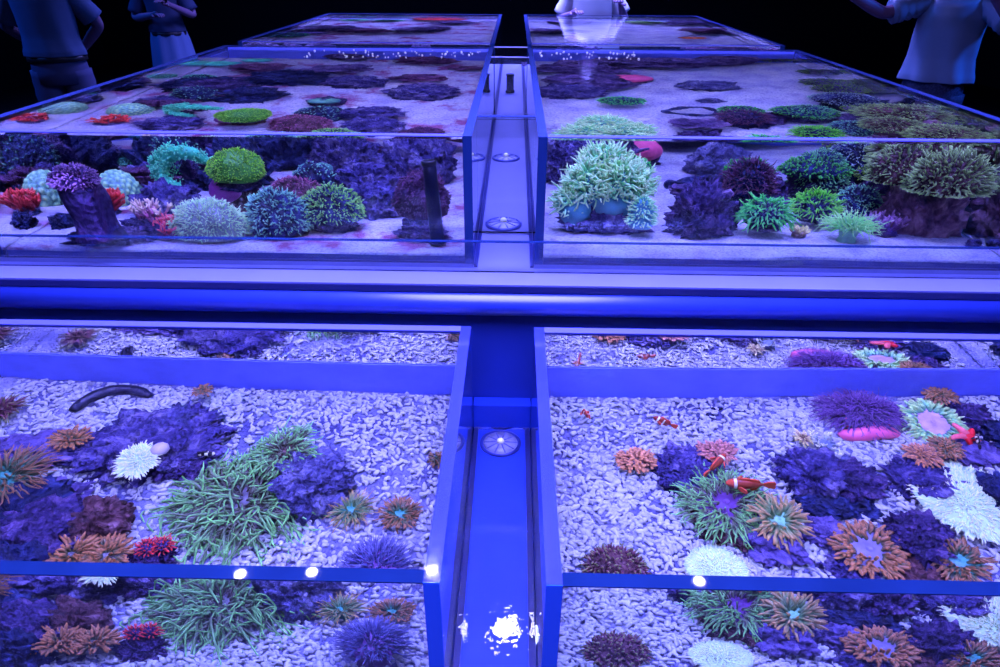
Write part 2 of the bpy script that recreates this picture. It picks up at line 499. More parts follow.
def sand_mat(name, scale, cols, patch=None, bump=0.9, vor=False):
    m, nt, N, Lk = nodes(name)
    b = bsdf_out(nt, 0.85, 0.15)
    tc = N('ShaderNodeTexCoord')
    n = N('ShaderNodeTexNoise'); n.inputs['Scale'].default_value = scale; n.inputs['Detail'].default_value = 5
    Lk(tc.outputs['Object'], n.inputs['Vector'])
    r = ramp(nt, [(0.3, cols[0]), (0.5, cols[1]), (0.7, cols[2])])
    Lk(n.outputs['Fac'], r.inputs[0]); out = r.outputs[0]
    if patch:
        n2 = N('ShaderNodeTexNoise'); n2.inputs['Scale'].default_value = patch[1]; n2.inputs['Detail'].default_value = 5; n2.inputs['Roughness'].default_value = 0.65
        Lk(tc.outputs['Object'], n2.inputs['Vector'])
        r2 = ramp(nt, [(patch[2], (0, 0, 0, 1)), (patch[3], (1, 1, 1, 1))])
        Lk(n2.outputs['Fac'], r2.inputs[0])
        mx = N('ShaderNodeMixRGB'); mx.inputs[2].default_value = patch[0]
        Lk(r2.outputs[0], mx.inputs[0]); Lk(out, mx.inputs[1]); out = mx.outputs[0]
    n4 = N('ShaderNodeTexNoise'); n4.inputs['Scale'].default_value = 120; n4.inputs['Detail'].default_value = 2
    Lk(tc.outputs['Object'], n4.inputs['Vector'])
    r4 = ramp(nt, [(0.36, (.62, .6, .72, 1)), (0.5, (1, 1, 1, 1))]); Lk(n4.outputs['Fac'], r4.inputs[0])
    mg = N('ShaderNodeMixRGB'); mg.blend_type = 'MULTIPLY'; mg.inputs[0].default_value = 1; Lk(out, mg.inputs[1]); Lk(r4.outputs[0], mg.inputs[2]); out = mg.outputs[0]
    Lk(out, b.inputs['Base Color'])
    bp = N('ShaderNodeBump'); bp.inputs['Strength'].default_value = bump; bp.inputs['Distance'].default_value = 0.006
    if vor:
        v = N('ShaderNodeTexVoronoi'); v.inputs['Scale'].default_value = 110; Lk(tc.outputs['Object'], v.inputs['Vector'])
        Lk(v.outputs['Distance'], bp.inputs['Height'])
    else:
        n3 = N('ShaderNodeTexNoise'); n3.inputs['Scale'].default_value = 70; n3.inputs['Detail'].default_value = 4
        Lk(tc.outputs['Object'], n3.inputs['Vector']); Lk(n3.outputs['Fac'], bp.inputs['Height'])
    Lk(bp.outputs[0], b.inputs['Normal'])
    return m

GLASS = glass_mat()
WATER = water_mat('still_water', 0.10, 16, 0.008)
WATER_STREAM = water_mat('stream_water', 0.3, 26, 0.0016)
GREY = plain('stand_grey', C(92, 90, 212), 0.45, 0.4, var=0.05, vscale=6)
RAILM = plain('rail_paint', C(30, 44, 200), 0.32, 1.0, metallic=0.0, var=0.06, vscale=30)
GREY_SHADED = plain('navy_panel', (.012, .035, .22, 1), 0.5, 0.3)  # the grey stand with the shade of its upright faces put into the colour
BLUEP = plain('blue_liner', (.012, .045, .34, 1), 0.45, 0.35, var=0.08, vscale=9)
STRIP = plain('sealing_strip', (.17, .22, .72, 1), 0.5, 0.3, var=0.1, vscale=12, bump=0.3, bscale=25)
EDGE_F = plain('polished_edge_deep', (.006, .019, .052, 1), 0.03, 0.25, var=.25, vscale=6)  # edge caps: the blue of light guided through the glass is put into colour
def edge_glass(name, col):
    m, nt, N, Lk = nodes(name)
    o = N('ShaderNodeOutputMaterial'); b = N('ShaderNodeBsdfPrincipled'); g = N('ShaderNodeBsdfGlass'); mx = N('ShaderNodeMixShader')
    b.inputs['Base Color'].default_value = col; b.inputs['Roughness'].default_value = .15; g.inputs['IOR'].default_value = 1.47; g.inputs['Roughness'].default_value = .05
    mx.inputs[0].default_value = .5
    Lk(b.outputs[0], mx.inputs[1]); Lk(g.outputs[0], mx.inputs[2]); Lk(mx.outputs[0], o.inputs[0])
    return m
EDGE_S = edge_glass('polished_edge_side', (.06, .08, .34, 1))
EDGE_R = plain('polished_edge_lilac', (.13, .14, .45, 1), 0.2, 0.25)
EDGE_GLINT = plain('polished_edge_white', (.75, .75, .9, 1), 0.2, 0.5)  # white colour stands in for lamp reflections on the far cross panes
END_F = plain('pane_end_front', (.02, .10, .45, 1), 0.12, 0.6)  # light carried out at the pane ends is put into this brighter blue
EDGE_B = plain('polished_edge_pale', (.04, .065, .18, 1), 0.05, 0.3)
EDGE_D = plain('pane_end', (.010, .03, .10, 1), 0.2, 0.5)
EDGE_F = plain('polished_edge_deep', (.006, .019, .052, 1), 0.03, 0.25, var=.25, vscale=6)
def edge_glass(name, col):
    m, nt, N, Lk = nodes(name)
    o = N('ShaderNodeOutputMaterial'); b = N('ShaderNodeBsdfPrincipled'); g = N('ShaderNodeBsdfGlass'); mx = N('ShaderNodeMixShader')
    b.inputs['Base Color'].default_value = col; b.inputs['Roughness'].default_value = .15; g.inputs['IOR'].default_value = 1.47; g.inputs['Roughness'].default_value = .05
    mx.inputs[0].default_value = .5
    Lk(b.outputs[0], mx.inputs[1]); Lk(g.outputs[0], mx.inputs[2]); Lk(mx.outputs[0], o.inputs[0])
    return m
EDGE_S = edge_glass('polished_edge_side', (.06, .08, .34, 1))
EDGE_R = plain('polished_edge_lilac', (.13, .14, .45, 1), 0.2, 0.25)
EDGE_GLINT = plain('polished_edge_white', (.75, .75, .9, 1), 0.2, 0.5)
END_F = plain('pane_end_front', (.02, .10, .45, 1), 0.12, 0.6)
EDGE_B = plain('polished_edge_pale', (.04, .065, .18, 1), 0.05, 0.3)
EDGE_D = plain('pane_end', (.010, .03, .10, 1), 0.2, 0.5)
SAND_SHADE = plain('bottom_seal', (.018, .035, .16, 1), 0.5, 0.2, var=.3, vscale=14)  # dark colour stands in for the unlit side of the sand
SEAL = plain('dark_silicone', C(12, 26, 120), 0.4, 0.4)
BLACK = plain('black_paint', C(8, 8, 22), 0.6, 0.2)
SANDM = sand_mat('pale_coral_sand', 9, (C(128, 116, 225), C(150, 140, 240), C(165, 156, 246)), (C(120, 60, 150), 5.5, 0.51, 0.61))
SANDR = sand_mat('clean_coral_sand', 9, (C(128, 118, 228), C(150, 141, 242), C(165, 157, 247)), (C(105, 90, 190), 7.0, 0.62, 0.72))
GRAVB = sand_mat('gravel_bed', 7, (C(70, 66, 170), C(100, 96, 205), C(140, 134, 236)), None, 0.9, True)  # darker than the pieces: shade of the gaps is put into the bed colour
GRAVP = plain('gravel_piece', C(160, 154, 244), 0.75, 0.2, var=0.18, vscale=45)

# ------------------------------------------------------------------ room
def struct(name, mb, mat):
    o = mb.build(name, mat, None, False); o['kind'] = 'structure'
    return o
DARKW = plain('dark_wall_paint', C(14, 14, 40), 0.8, 0.1)
DARKF = plain('dark_floor', C(16, 16, 44), 0.5, 0.3)
struct('floor', MB().box(-7, -3, -0.1, 7, 12, 0), DARKF)
struct('ceiling', MB().box(-7, -3, 3.6, 7, 12, 3.7), DARKW)
struct('wall_back', MB().box(-7, 12, 0, 7, 12.1, 3.6), DARKW)
struct('wall_left', MB().box(-7.1, -3, 0, -7, 12, 3.6), DARKW)
struct('wall_right', MB().box(7, -3, 0, 7.1, 12, 3.6), DARKW)
struct('wall_front', MB().box(-7, -3.1, 0, 7, -3, 3.6), DARKW)

# ------------------------------------------------------------------ stand
XOL, XL, XR, XOR = -1.4828, -0.1093, 0.0629, 1.4204
YF0, YF1, ZFB, ZFR, TF = 0.7238, 1.5766, 0.372, 0.768, 0.027
YB0, YB1, ZDK, ZBR, TB = 1.7312, 3.6226, 0.8756, 1.2437, 0.024
YX0, YX1 = 3.8036, 5.7635
st = thing('tank_stand', 'long stepped pale blue stand carrying the six glass coral tanks', 'stand', (0, 0, 0))
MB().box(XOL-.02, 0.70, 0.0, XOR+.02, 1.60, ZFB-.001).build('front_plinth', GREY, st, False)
MB().box(XOL-.02, 1.66, 0.0, XOR+.02, YX1+.04, 0.852).build('rear_plinth', GREY_SHADED, st, False)
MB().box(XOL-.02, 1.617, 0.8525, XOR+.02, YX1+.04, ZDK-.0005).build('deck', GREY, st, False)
MB().box(XOL-.02, 1.642, 0.3725, XOR+.02, 1.6595, 0.852).build('fascia', GREY_SHADED, st, False)
MB().box(XOL-.02, 1.613, 0.853, XOR+.02, 1.6165, ZDK-.004).build('deck_edge', SEAL, st, False)  # dark strip added as the shadow in the gap between deck and rail
rl = MB(); seg = []
for k in range(25):
    a = 2 * PI * k / 24
    seg.append((math.cos(a), math.sin(a)))
rl.loft([[(x, 1.6205 + 0.0335 * c, 0.8170 + 0.0335 * s) for c, s in seg[:-1]] for x in (XOL-.02, XOR+.02)])
rl.build('rail', RAILM, st)
MB().box(XL+.001, YF0, ZFB, XR-.001, 1.595, ZFB+.02).build('channel_floor', BLUEP, st, False)
MB().box(XL+.001, 1.597, ZFB, XR-.001, 1.640, 0.487).build('channel_weir', BLUEP, st, False)
for s, x in ((1, XL), (-1, XR)):
    MB().box(*(sorted((x + s*.002, x + s*.016))[0], YF0+.01, ZFB+.0205, sorted((x + s*.002, x + s*.016))[1], 1.595, ZFB+.034)).build('seam', SEAL, st, False)
    MB().box(*(sorted((x + s*.001, x + s*.011))[0], YB0+.004, ZDK, sorted((x + s*.001, x + s*.011))[1], YX1, ZDK+.006)).build('seam', SEAL, st, False)

# ------------------------------------------------------------------ tanks
def tank(label, x0, x1, y0, y1, zb, zr, th, inner_right, strip=0, group=None):
    """Panes: sides run the full depth, front and back stand between them."""
    g = 0.0004
    t = thing('coral_tank', label, 'aquarium', ((x0+x1)/2, y0, zb), group=group)
    ox, oy, oz = -(x0+x1)/2, -y0, -zb
    def bx(n, a, b, c, d, e, f, m):
        return MB().box(a+ox, b+oy, c+oz, d+ox, e+oy, f+oz).build(n, m, t, False)
    bt = 0.012
    bx('base_panel', x0, y0, zb, x1, y1, zb+bt, GREY)
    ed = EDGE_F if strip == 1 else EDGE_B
    for n, a, b, c, d in (('front_pane', x0+th+g, y0, x1-th-g, y0+th), ('back_pane', x0+th+g, y1-th, x1-th-g, y1), ('side_pane', x0, y0+.0024, x0+th, y1), ('side_pane', x1-th, y0+.0024, x1, y1)):
        p = bx(n, a, b, zb+bt+g, c, d, zr-.0024, GLASS)
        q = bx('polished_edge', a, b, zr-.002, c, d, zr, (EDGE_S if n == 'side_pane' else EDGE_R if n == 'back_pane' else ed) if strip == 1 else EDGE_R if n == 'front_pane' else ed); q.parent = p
        if n == 'side_pane':
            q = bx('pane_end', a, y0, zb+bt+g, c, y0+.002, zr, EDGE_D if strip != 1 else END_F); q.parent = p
    if strip == 2:
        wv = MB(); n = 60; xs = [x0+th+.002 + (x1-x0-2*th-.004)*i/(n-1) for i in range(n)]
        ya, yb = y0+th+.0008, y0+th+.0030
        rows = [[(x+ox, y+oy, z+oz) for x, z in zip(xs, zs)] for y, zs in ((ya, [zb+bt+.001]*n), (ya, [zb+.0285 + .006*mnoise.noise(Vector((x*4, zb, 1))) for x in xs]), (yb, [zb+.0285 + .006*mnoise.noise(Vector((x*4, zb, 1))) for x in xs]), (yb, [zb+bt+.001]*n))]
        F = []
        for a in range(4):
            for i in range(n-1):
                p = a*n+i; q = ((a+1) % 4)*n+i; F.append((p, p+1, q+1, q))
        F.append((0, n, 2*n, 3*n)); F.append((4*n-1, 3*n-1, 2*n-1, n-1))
        wv.add([v for r in rows for v in r], F).build('bottom_seal', SAND_SHADE, t, False)  # added strip behind the front pane, shades the sand side by its colour
        bx('sealing_strip', x0+th+.002, y1-th-.006, zb+bt+.001, x1-th-.002, y1-th-.0022, zr-.006, STRIP)
    if strip == 1:
        bx('sealing_strip', x0+th+.002, y1-th-.006, zb+bt+.001, x1-th-.002, y1-th-.0022, zb+.193, STRIP)
    return t
def water(label, x0, x1, y0, y1, z0, z1, mat=WATER, grid=0, amp=0.0, seed=0):
    o = MB().box(x0, y0, z0, x1, y1, z1).build('water', mat, None, False)
    return tag(o, label, 'water', kind='stuff')
def sand(label, name, x0, x1, y0, y1, z0, z1, mat, amp, seed, nx=90, ny=90):
    """Bed with a gently heaped surface and closed sides."""
    X = np.linspace(x0, x1, nx); Y = np.linspace(y0, y1, ny)
    V = []; F = []
    for j in range(ny):
        for i in range(nx):
            z = z1 + amp * fbm((X[i]*3 + seed, Y[j]*3, seed), 3) + amp*.3*mnoise.noise(Vector((X[i]*11, Y[j]*11, seed)))
            V.append((X[i], Y[j], z))
    for j in range(ny-1):
        for i in range(nx-1):
            a = j*nx + i; F.append((a, a+1, a+nx+1, a+nx))
    edge = [i for i in range(nx)] + [j*nx + nx-1 for j in range(1, ny)] + [(ny-1)*nx + i for i in range(nx-2, -1, -1)] + [j*nx for j in range(ny-2, 0, -1)]
    b = len(V)
    for e in edge: V.append((V[e][0], V[e][1], z0))
    k = len(edge)
    for q in range(k):
        F.append((edge[q], b+q, b+(q+1) % k, edge[(q+1) % k]))
    F.append(tuple(range(b+k-1, b-1, -1)))
    o = MB().add(V, F).build(name, mat)
    return tag(o, label, 'sand' if 'sand' in name else 'gravel', kind='stuff')

e1, e2 = 0.0006, 0.0016
TANKS = [
 ('front glass tank on the left holding the big green anemone and coarse gravel', 'water filling the front tank with the big green anemone', XOL, XL, YF0, YF1, ZFB, ZFR, TF, 0.760),
 ('front glass tank on the right holding the white carpet anemone and coarse gravel', 'water filling the front tank with the purple anemone and clownfish', XR, XOR, YF0, YF1, ZFB, ZFR, TF, 0.760),
 ('middle glass tank on the left holding the lime green coral head and rock pillar', 'water filling the middle tank with the lime green coral head', XOL, XL, YB0, YB1, ZDK, ZBR, TB, 1.232),
 ('middle glass tank on the right holding the large pale green branching coral', 'water filling the middle tank with the large pale green coral', XR, XOR, YB0, YB1, ZDK, ZBR, TB, 1.232),
 ('farthest glass tank on the left with the flat red coral plate', 'water filling the farthest tank with the flat red plate', XOL, XL, YX0, YX1, ZDK, ZBR, TB, 1.232),
 ('farthest glass tank on the right with brown and purple coral plates', 'water filling the farthest tank beside the white shirted visitor', XR, XOR, YX0, YX1, ZDK, ZBR, TB, 1.232),
]
for q, (lb, wl, x0, x1, y0, y1, zb, zr, th, zw) in enumerate(TANKS):
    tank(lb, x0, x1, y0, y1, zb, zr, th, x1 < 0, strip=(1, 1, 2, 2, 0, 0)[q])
    back = 0.007 if q < 2 else 0
    water(wl, x0+th+e1, x1-th-e1, y0+th+e1, y1-th-e1, zb+.0126, zw)
sand('coarse white coral gravel bed under the big green anemone', 'gravel_bed', XOL+TF+e2, XL-TF-e2, YF0+TF+e2, YF1-TF-.0082, ZFB+.014, .402, GRAVB, .006, 1)
sand('coarse white coral gravel bed under the purple anemone and clownfish', 'gravel_bed', XR+TF+e2, XOR-TF-e2, YF0+TF+e2, YF1-TF-.0082, ZFB+.014, .402, GRAVB, .006, 2)
sand('pale sand blotched with maroon algae under the lime green coral head', 'sand_bed', XOL+TB+e2, XL-TB-e2, YB0+TB+.0036, YB1-TB-.0078, ZDK+.014, .908, SANDM, .008, 3)
sand('clean pale sand under the large pale green branching coral', 'sand_bed', XR+TB+e2, XOR-TB-e2, YB0+TB+.0036, YB1-TB-.0078, ZDK+.014, .908, SANDR, .008, 4)
sand('pale sand bed under the flat red coral plate', 'sand_bed', XOL+TB+e2, XL-TB-e2, YX0+TB+e2, YX1-TB-e2, ZDK+.014, .908, SANDM, .008, 5, 40, 40)
sand('pale sand bed under the farthest brown and purple plates', 'sand_bed', XR+TB+e2, XOR-TB-e2, YX0+TB+e2, YX1-TB-e2, ZDK+.014, .908, SANDR, .008, 6, 40, 40)

# coarse gravel: broken rods of dead coral lying on the bed, beyond counting
def gravel(label, x0, x1, y0, y1, z, n, seed):
    rnd = np.random.default_rng(seed)
    c = np.stack([rnd.uniform(x0, x1, n), rnd.uniform(y0, y1, n)], 1)
    keep = np.array([mnoise.noise(Vector((a*3.3 + seed, b*3.3, 7.7))) for a, b in c]) > rnd.uniform(-.9, .12, n)
    c = c[keep]; n = len(c)
    L = rnd.gamma(5, 0.0023, n) + .004; r = rnd.uniform(.0026, .0062, n)
    ang = rnd.uniform(0, PI, n); pit = rnd.normal(0, .22, n)
    d = np.stack([np.cos(ang)*np.cos(pit), np.sin(ang)*np.cos(pit), np.sin(pit)], 1)
    s = np.array([-1, -.72, 0, .72, 1.0])
    P = np.zeros((n, 5, 3)); P[:, :, :2] = c[:, None, :]; P[:, :, 2] = (z + r + rnd.uniform(-.002, .009, n))[:, None]
    P += d[:, None, :] * (s[None] * (L/2)[:, None])[:, :, None]
    bend = np.stack([-d[:, 1], d[:, 0], np.zeros(n)], 1) * rnd.normal(0, .12, n)[:, None]
    P += bend[:, None, :] * (s[None]**2 * L[:, None])[:, :, None]
    R = r[:, None] * np.array([.45, .95, 1.0, .92, .4])[None] * rnd.uniform(.85, 1.15, (n, 5))
    P[:, :, 0] = np.clip(P[:, :, 0], x0, x1); P[:, :, 1] = np.clip(P[:, :, 1], y0, y1)
    o = MB().tubes(P, R, 5).build('gravel', GRAVP)
    return tag(o, label, 'gravel', kind='stuff')
gravel('loose rods of broken coral scattered around the big green anemone', -1.40, XL-TF-.012, YF0+TF+.012, YF1-TF-.018, .400, 11500, 11)
gravel('loose rods of broken coral scattered around the purple anemone', XR+TF+.012, 1.34, YF0+TF+.012, YF1-TF-.018, .400, 11500, 12)

# channel water, drains, cross panes, splash guard
water('thin sheet of rippling water running along the front channel', XL+.003, XR-.003, YF0+.004, 1.594, ZFB+.0208, .410, WATER_STREAM)
def drain(label, x, y, z, r=.061):
    t = thing('drain_cover', label, 'drain', (x, y, z))
    MB().lathe([(r, 0), (r, .004), (r*.93, .008), (r*.86, .008), (r*.84, .004)], 40).build('rim', plain('drain_rim', C(45, 50, 190), .3, .5), t)
    mb = MB()
    mb.lathe([(r*.83, .001), (r*.83, .005), (r*.5, .009), (r*.2, .011), (r*.02, .011)], 40)
    mb.build('grating', plain('drain_plate', C(135, 130, 245), .25, .6, var=.25, vscale=60), t)
    m2 = MB()
    for k in range(10):
        a = 2*PI*k/10
        m2.tube([(r*.22*math.cos(a), r*.22*math.sin(a), .012), (r*.8*math.cos(a), r*.8*math.sin(a), .0075)], [.0018, .0018], 6)
    m2.build('ribs', plain('drain_rib', C(80, 80, 225), .3, .5), t)
    MB().lathe([(r*.17, .010), (r*.17, .02), (r*.1, .024), (.0005, .025)], 16).build('knob', plain('drain_knob', C(235, 230, 250), .2, .7), t)
    return t
drain('round drain cover under the rippling water at the head of the front channel', -.026, 1.530, ZFB+.0205)
drain('round drain cover in the dry channel just behind the cross pane', -.030, 2.082, ZDK)
drain('smaller looking round drain cover farther along the dry channel', -.034, 2.903, ZDK)
o = thing('standpipe', 'short black standpipe at the far end of the dry channel', 'pipe', (-.030, 4.518, ZDK))
MB().lathe([(.030, 0), (.030, .012), (.024, .014), (.024, .10), (.027, .102), (.027, .112), (.021, .112), (.021, .05)], 20).build('pipe', BLACK, o)
for k in range(4):
    a = PI/2*k + .4
    MB().box(-.004, .019, .06, .004, .0245, .095).build('slot', plain('slot_dark', C(4, 4, 12), .8, .1), o, False).rotation_euler.z = a
def pane(label, x0, x1, y0, y1, z0, z1, name='cross_pane', cat='pane'):
    o = tag(MB().box(x0, y0, z0, x1, y1, z1-.0024).build(name, GLASS, None, False), label, cat)
    MB().box(x0, y0, z1-.002, x1, y1, z1).build('polished_edge', EDGE_D if name == 'splash_guard' else EDGE_GLINT if y0 > 3 else EDGE_B, o, False)
    return o
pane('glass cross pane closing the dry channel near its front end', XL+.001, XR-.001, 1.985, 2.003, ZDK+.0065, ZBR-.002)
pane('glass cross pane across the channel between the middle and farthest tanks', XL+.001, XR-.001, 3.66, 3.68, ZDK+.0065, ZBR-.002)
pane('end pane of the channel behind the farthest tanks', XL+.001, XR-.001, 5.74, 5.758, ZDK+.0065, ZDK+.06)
pane('low glass splash guard running along the deck in front of the middle tanks', XOL, XOR, 1.697, 1.709, ZDK, .9665, 'splash_guard', 'glass guard')

# ------------------------------------------------------------------ people
def skin_mesh(verts, edges, radii, root=0, sub=2):
    me = bpy.data.meshes.new('tmp_skin'); me.from_pydata(verts, edges, [])
    ob = bpy.data.objects.new('tmp_skin', me); COL.objects.link(ob)
    md = ob.modifiers.new('Skin', 'SKIN'); md.use_smooth_shade = True
    for i, r in enumerate(radii):
        sv = me.skin_vertices[0].data[i]
        sv.radius = (r, r) if not isinstance(r, tuple) else r
        sv.use_root = (i == root)
    s = ob.modifiers.new('Subsurf', 'SUBSURF'); s.levels = sub; s.render_levels = sub
    dg = bpy.context.evaluated_depsgraph_get()
    ev = ob.evaluated_get(dg); m2 = ev.to_mesh()
    V = [v.co[:] for v in m2.vertices]; F = [tuple(p.vertices) for p in m2.polygons]
    ev.to_mesh_clear()
    bpy.data.objects.remove(ob); bpy.data.meshes.remove(me)
    return V, F

def ell(c, rx, ry, n=28, fold=0.0, ph=0.0, nf=7, tilt=0.0):
    return [(c[0] + rx*math.cos(a)*(1 + fold*math.sin(nf*a + ph)), c[1] + ry*math.sin(a)*(1 + fold*math.sin(nf*a + ph)), c[2] + tilt*math.cos(a))
            for a in [2*PI*j/n for j in range(n)]]

def limb(mb, pts, rad, n=14, fold=0.03):
    """Cloth tube with small folds."""
    P = []; R = []
    for i in range(len(pts) - 1):
        for s in range(5):
            f = s / 5
            P.append([a*(1-f) + b*f for a, b in zip(pts[i], pts[i+1])]); R.append((rad[i]*(1-f) + rad[i+1]*f) * (1 + fold*math.sin(17*f + 5*i)))
    P.append(list(pts[-1])); R.append(rad[-1])
    mb.tube(P, R, n)

def person(label, loc, rot, elbows, hands, skin, shirt, lower, hair, height=1.0, hem=0.90, shirt_w=0.19, fold=0.05, style='trousers', head_turn=0.0, group=None, curl=0.6, belt=None, shirt_rip=9):
    """Faces local -Y. elbows / hands: ((left xyz), (right xyz)) in metres for a 1.75 m figure; left is -X."""
    t = thing('person', label, 'person', loc, (0, 0, rot), group)
    t.scale = (height,)*3
    V = [(0,0,.96),(0,.005,1.10),(0,.0,1.26),(0,.005,1.40),(0,.0,1.485),(0,-.012,1.55)]
    R = [(.155,.115),(.135,.10),(.155,.11),(.14,.10),(.062,.06),(.056,.058)]
    E = [(0,1),(1,2),(2,3),(3,4),(4,5)]
    def chain(start, pts, rr):
        p = start
        for q, r in zip(pts, rr):
            V.append(tuple(q)); R.append(r); E.append((p, len(V)-1)); p = len(V)-1
        return p
    hand_axis = []
    for s, el, ha in ((-1, elbows[0], hands[0]), (1, elbows[1], hands[1])):
        sh = Vector((s*.185, .005, 1.415)); el = Vector(el); ha = Vector(ha)
        m = (el + ha) / 2; d = (ha - el).normalized()
        chain(3, [sh, (sh+el)/2 + Vector((0, .004, 0)), el, el.lerp(ha, .4), ha, ha + d*.05, ha + d*.085], [.058, .048, .041, .039, (.026, .024), (.036, .018), (.034, .016)])
        hand_axis.append((s, ha, d))
        hip = Vector((s*.095, .0, .90))
        chain(0, [hip, (s*.105, -.005, .70), (s*.105, -.01, .50), (s*.108, .012, .33), (s*.11, .02, .09), (s*.115, -.07, .045), (s*.12, -.15, .035)],
              [.098, .082, .056, .058, .038, (.04, .035), (.036, .026)])
    v, f = skin_mesh(V, E, R, 0, 2)
    mb = MB().add(v, f)
    # head: skull, jaw, nose, ears and lips as one surface with the neck it stands on
    hc = Vector((0, -.02, 1.645))
    def hd(d):
        k = 1.0
        if d.y < 0: k += .05 * max(0, -d.z) * -d.y              # chin
        k += .17 * math.exp(-((d.x/.13)**2 + ((d.z+.12)/.16)**2)) * (1 if d.y < 0 else 0)   # nose
        k -= .06 * (math.exp(-(((d.x-.34)/.16)**2 + ((d.z-.05)/.11)**2)) + math.exp(-(((d.x+.34)/.16)**2 + ((d.z-.05)/.11)**2))) * (1 if d.y < 0 else 0)
        k += .035 * math.exp(-((d.x/.24)**2 + ((d.z+.48)/.07)**2)) * (1 if d.y < 0 else 0)  # lips
        if d.z < -.3: k *= 1 - .12*abs(d.x)
        return k
    mb.ball(hc, (.078, .098, .118), 36, 26, 0, hd)
    for s in (-1, 1):
        mb.ball((s*.079, -.008, 1.645), (.012, .02, .032), 10, 8)
    # five fingers on each palm, bent, of unequal length
    for s, ha, d in hand_axis:
        side = d.cross(Vector((0, 0, 1)));
        if side.length < .2: side = Vector((1, 0, 0))
        side.normalize(); nrm = side.cross(d).normalized()
        if nrm.z > 0: nrm = -nrm
        base = ha + d * .09
        for q, (o, ln) in enumerate(((-.027, .058), (-.009, .072), (.009, .078), (.026, .068))):
            p0 = base + side*o - d*.012; p1 = base + side*o*1.15 + d*ln*.45 + nrm*ln*.12*curl
            p2 = p1 + (d*(1-.5*curl) + nrm*.8*curl).normalized()*ln*.34; p3 = p2 + (d*(1-curl) + nrm*1.2*curl).normalized()*ln*.28
            a, b = skin_mesh([p0[:], p1[:], p2[:], p3[:]], [(0,1),(1,2),(2,3)], [.0095, .009, .0082, .007], 0, 1); mb.add(a, b)
        th = -s * 1.0
        p0 = ha + d*.03 + side*.026*th; p1 = ha + d*.062 + side*.052*th + nrm*.01; p2 = p1 + (d*.8 + nrm*.5 - side*.1*th).normalized()*.032
        a, b = skin_mesh([p0[:], p1[:], p2[:]], [(0,1),(1,2)], [.0125, .0105, .0085], 0, 1); mb.add(a, b)
    mb.build('body', skin, t)
    for s in (-1, 1):
        MB().ball((s*.03, -.108, 1.655), (.012, .007, .008), 10, 8).build('eye', plain('eye_white', C(120, 120, 200), .2), t)
    # hair
    hm = MB(); rings = []
    for i in range(12):
        el = -.35 + (PI/2 + .34) * i / 11; ring = []
        for j in range(28):
            a = 2*PI*j/28
            front = max(0, -math.sin(a)); e2 = max(el, .45*front + (-.35 + .2)) if front > .3 else el
            d = Vector((math.cos(e2)*math.cos(a), math.cos(e2)*math.sin(a), math.sin(e2)))
            k = 1 + .03*math.sin(11*a + i)
            ring.append((hc.x + d.x*.088*k, hc.y + .008 + d.y*.106*k, hc.z + .006 + d.z*.126*k))
        rings.append(ring)
    hm.loft(rings).build('hair', hair, t)
    # shirt: torso with folds and two sleeves in one cloth
    sm = MB(); w = shirt_w
    levels = [(hem, w*1.06, .145), (hem+.03, w*1.05, .145), ((hem+1.1)/2, w*1.0, .140), (1.10, w*.95, .132), (1.22, w*.97, .135), (1.33, .190, .132), (1.40, .185, .118), (1.445, .150, .092), (1.475, .085, .075), (1.49, .072, .070)]
    L2 = []
    for i in range(len(levels)-1):
        for q in range(4):
            fq = q/4; L2.append(tuple(a*(1-fq) + b*fq for a, b in zip(levels[i], levels[i+1])))
    L2.append(levels[-1])
    sm.loft([ell((0, 0, z), rx, ry, 44, fold*max(0, (1.38-z)/.5), z*9, shirt_rip) for z, rx, ry in L2])
    for s, el in ((-1, elbows[0]), (1, elbows[1])):
        sh = Vector((s*.15, .005, 1.415)); el = Vector(el); m = sh.lerp(el, .82)
        limb(sm, [sh[:], sh.lerp(el, .4)[:], m[:]], [.078, .072, .078], 14, fold)
    sm.build('shirt', shirt, t)
    if style == 'trousers':
        pm = MB(); pm.loft([ell((0, 0, z), rx, ry, 28) for z, rx, ry in ((.80, .185, .135), (.88, .180, .135), (.96, .172, .128), (1.02, .165, .122))])
        for s in (-1, 1):
            limb(pm, [(s*.09, 0, .88), (s*.105, -.005, .68), (s*.108, -.008, .48), (s*.112, .014, .10)], [.105, .098, .085, .075], 18, .03)
        pm.build('trousers', lower, t)
    else:
        pm = MB(); pm.loft([ell((0, 0, z), rx, ry, 44, .05, 0, 9) for z, rx, ry in ((.35, .26, .22), (.55, .235, .2), (.75, .21, .17), (.90, .19, .15), (1.0, .165, .125), (1.03, .15, .115))])
        pm.build('skirt', lower, t)
    if belt:
        MB().loft([ell((0, 0, z), rx, ry, 32) for z, rx, ry in ((hem-.035, w*1.0, .139), (hem-.033, w*1.03, .143), (hem-.002, w*1.03, .143), (hem, w*1.0, .139))]).build('belt', belt, t)
    for s in (-1, 1):
        MB().loft([ell((s*.115, -.05, z), rx, ry, 20) for z, rx, ry in ((.0, .048, .13), (.02, .05, .135), (.05, .046, .12), (.085, .04, .075), (.10, .042, .06))]).build('shoe', plain('dark_shoe', C(20, 20, 50), .5), t)
    return t

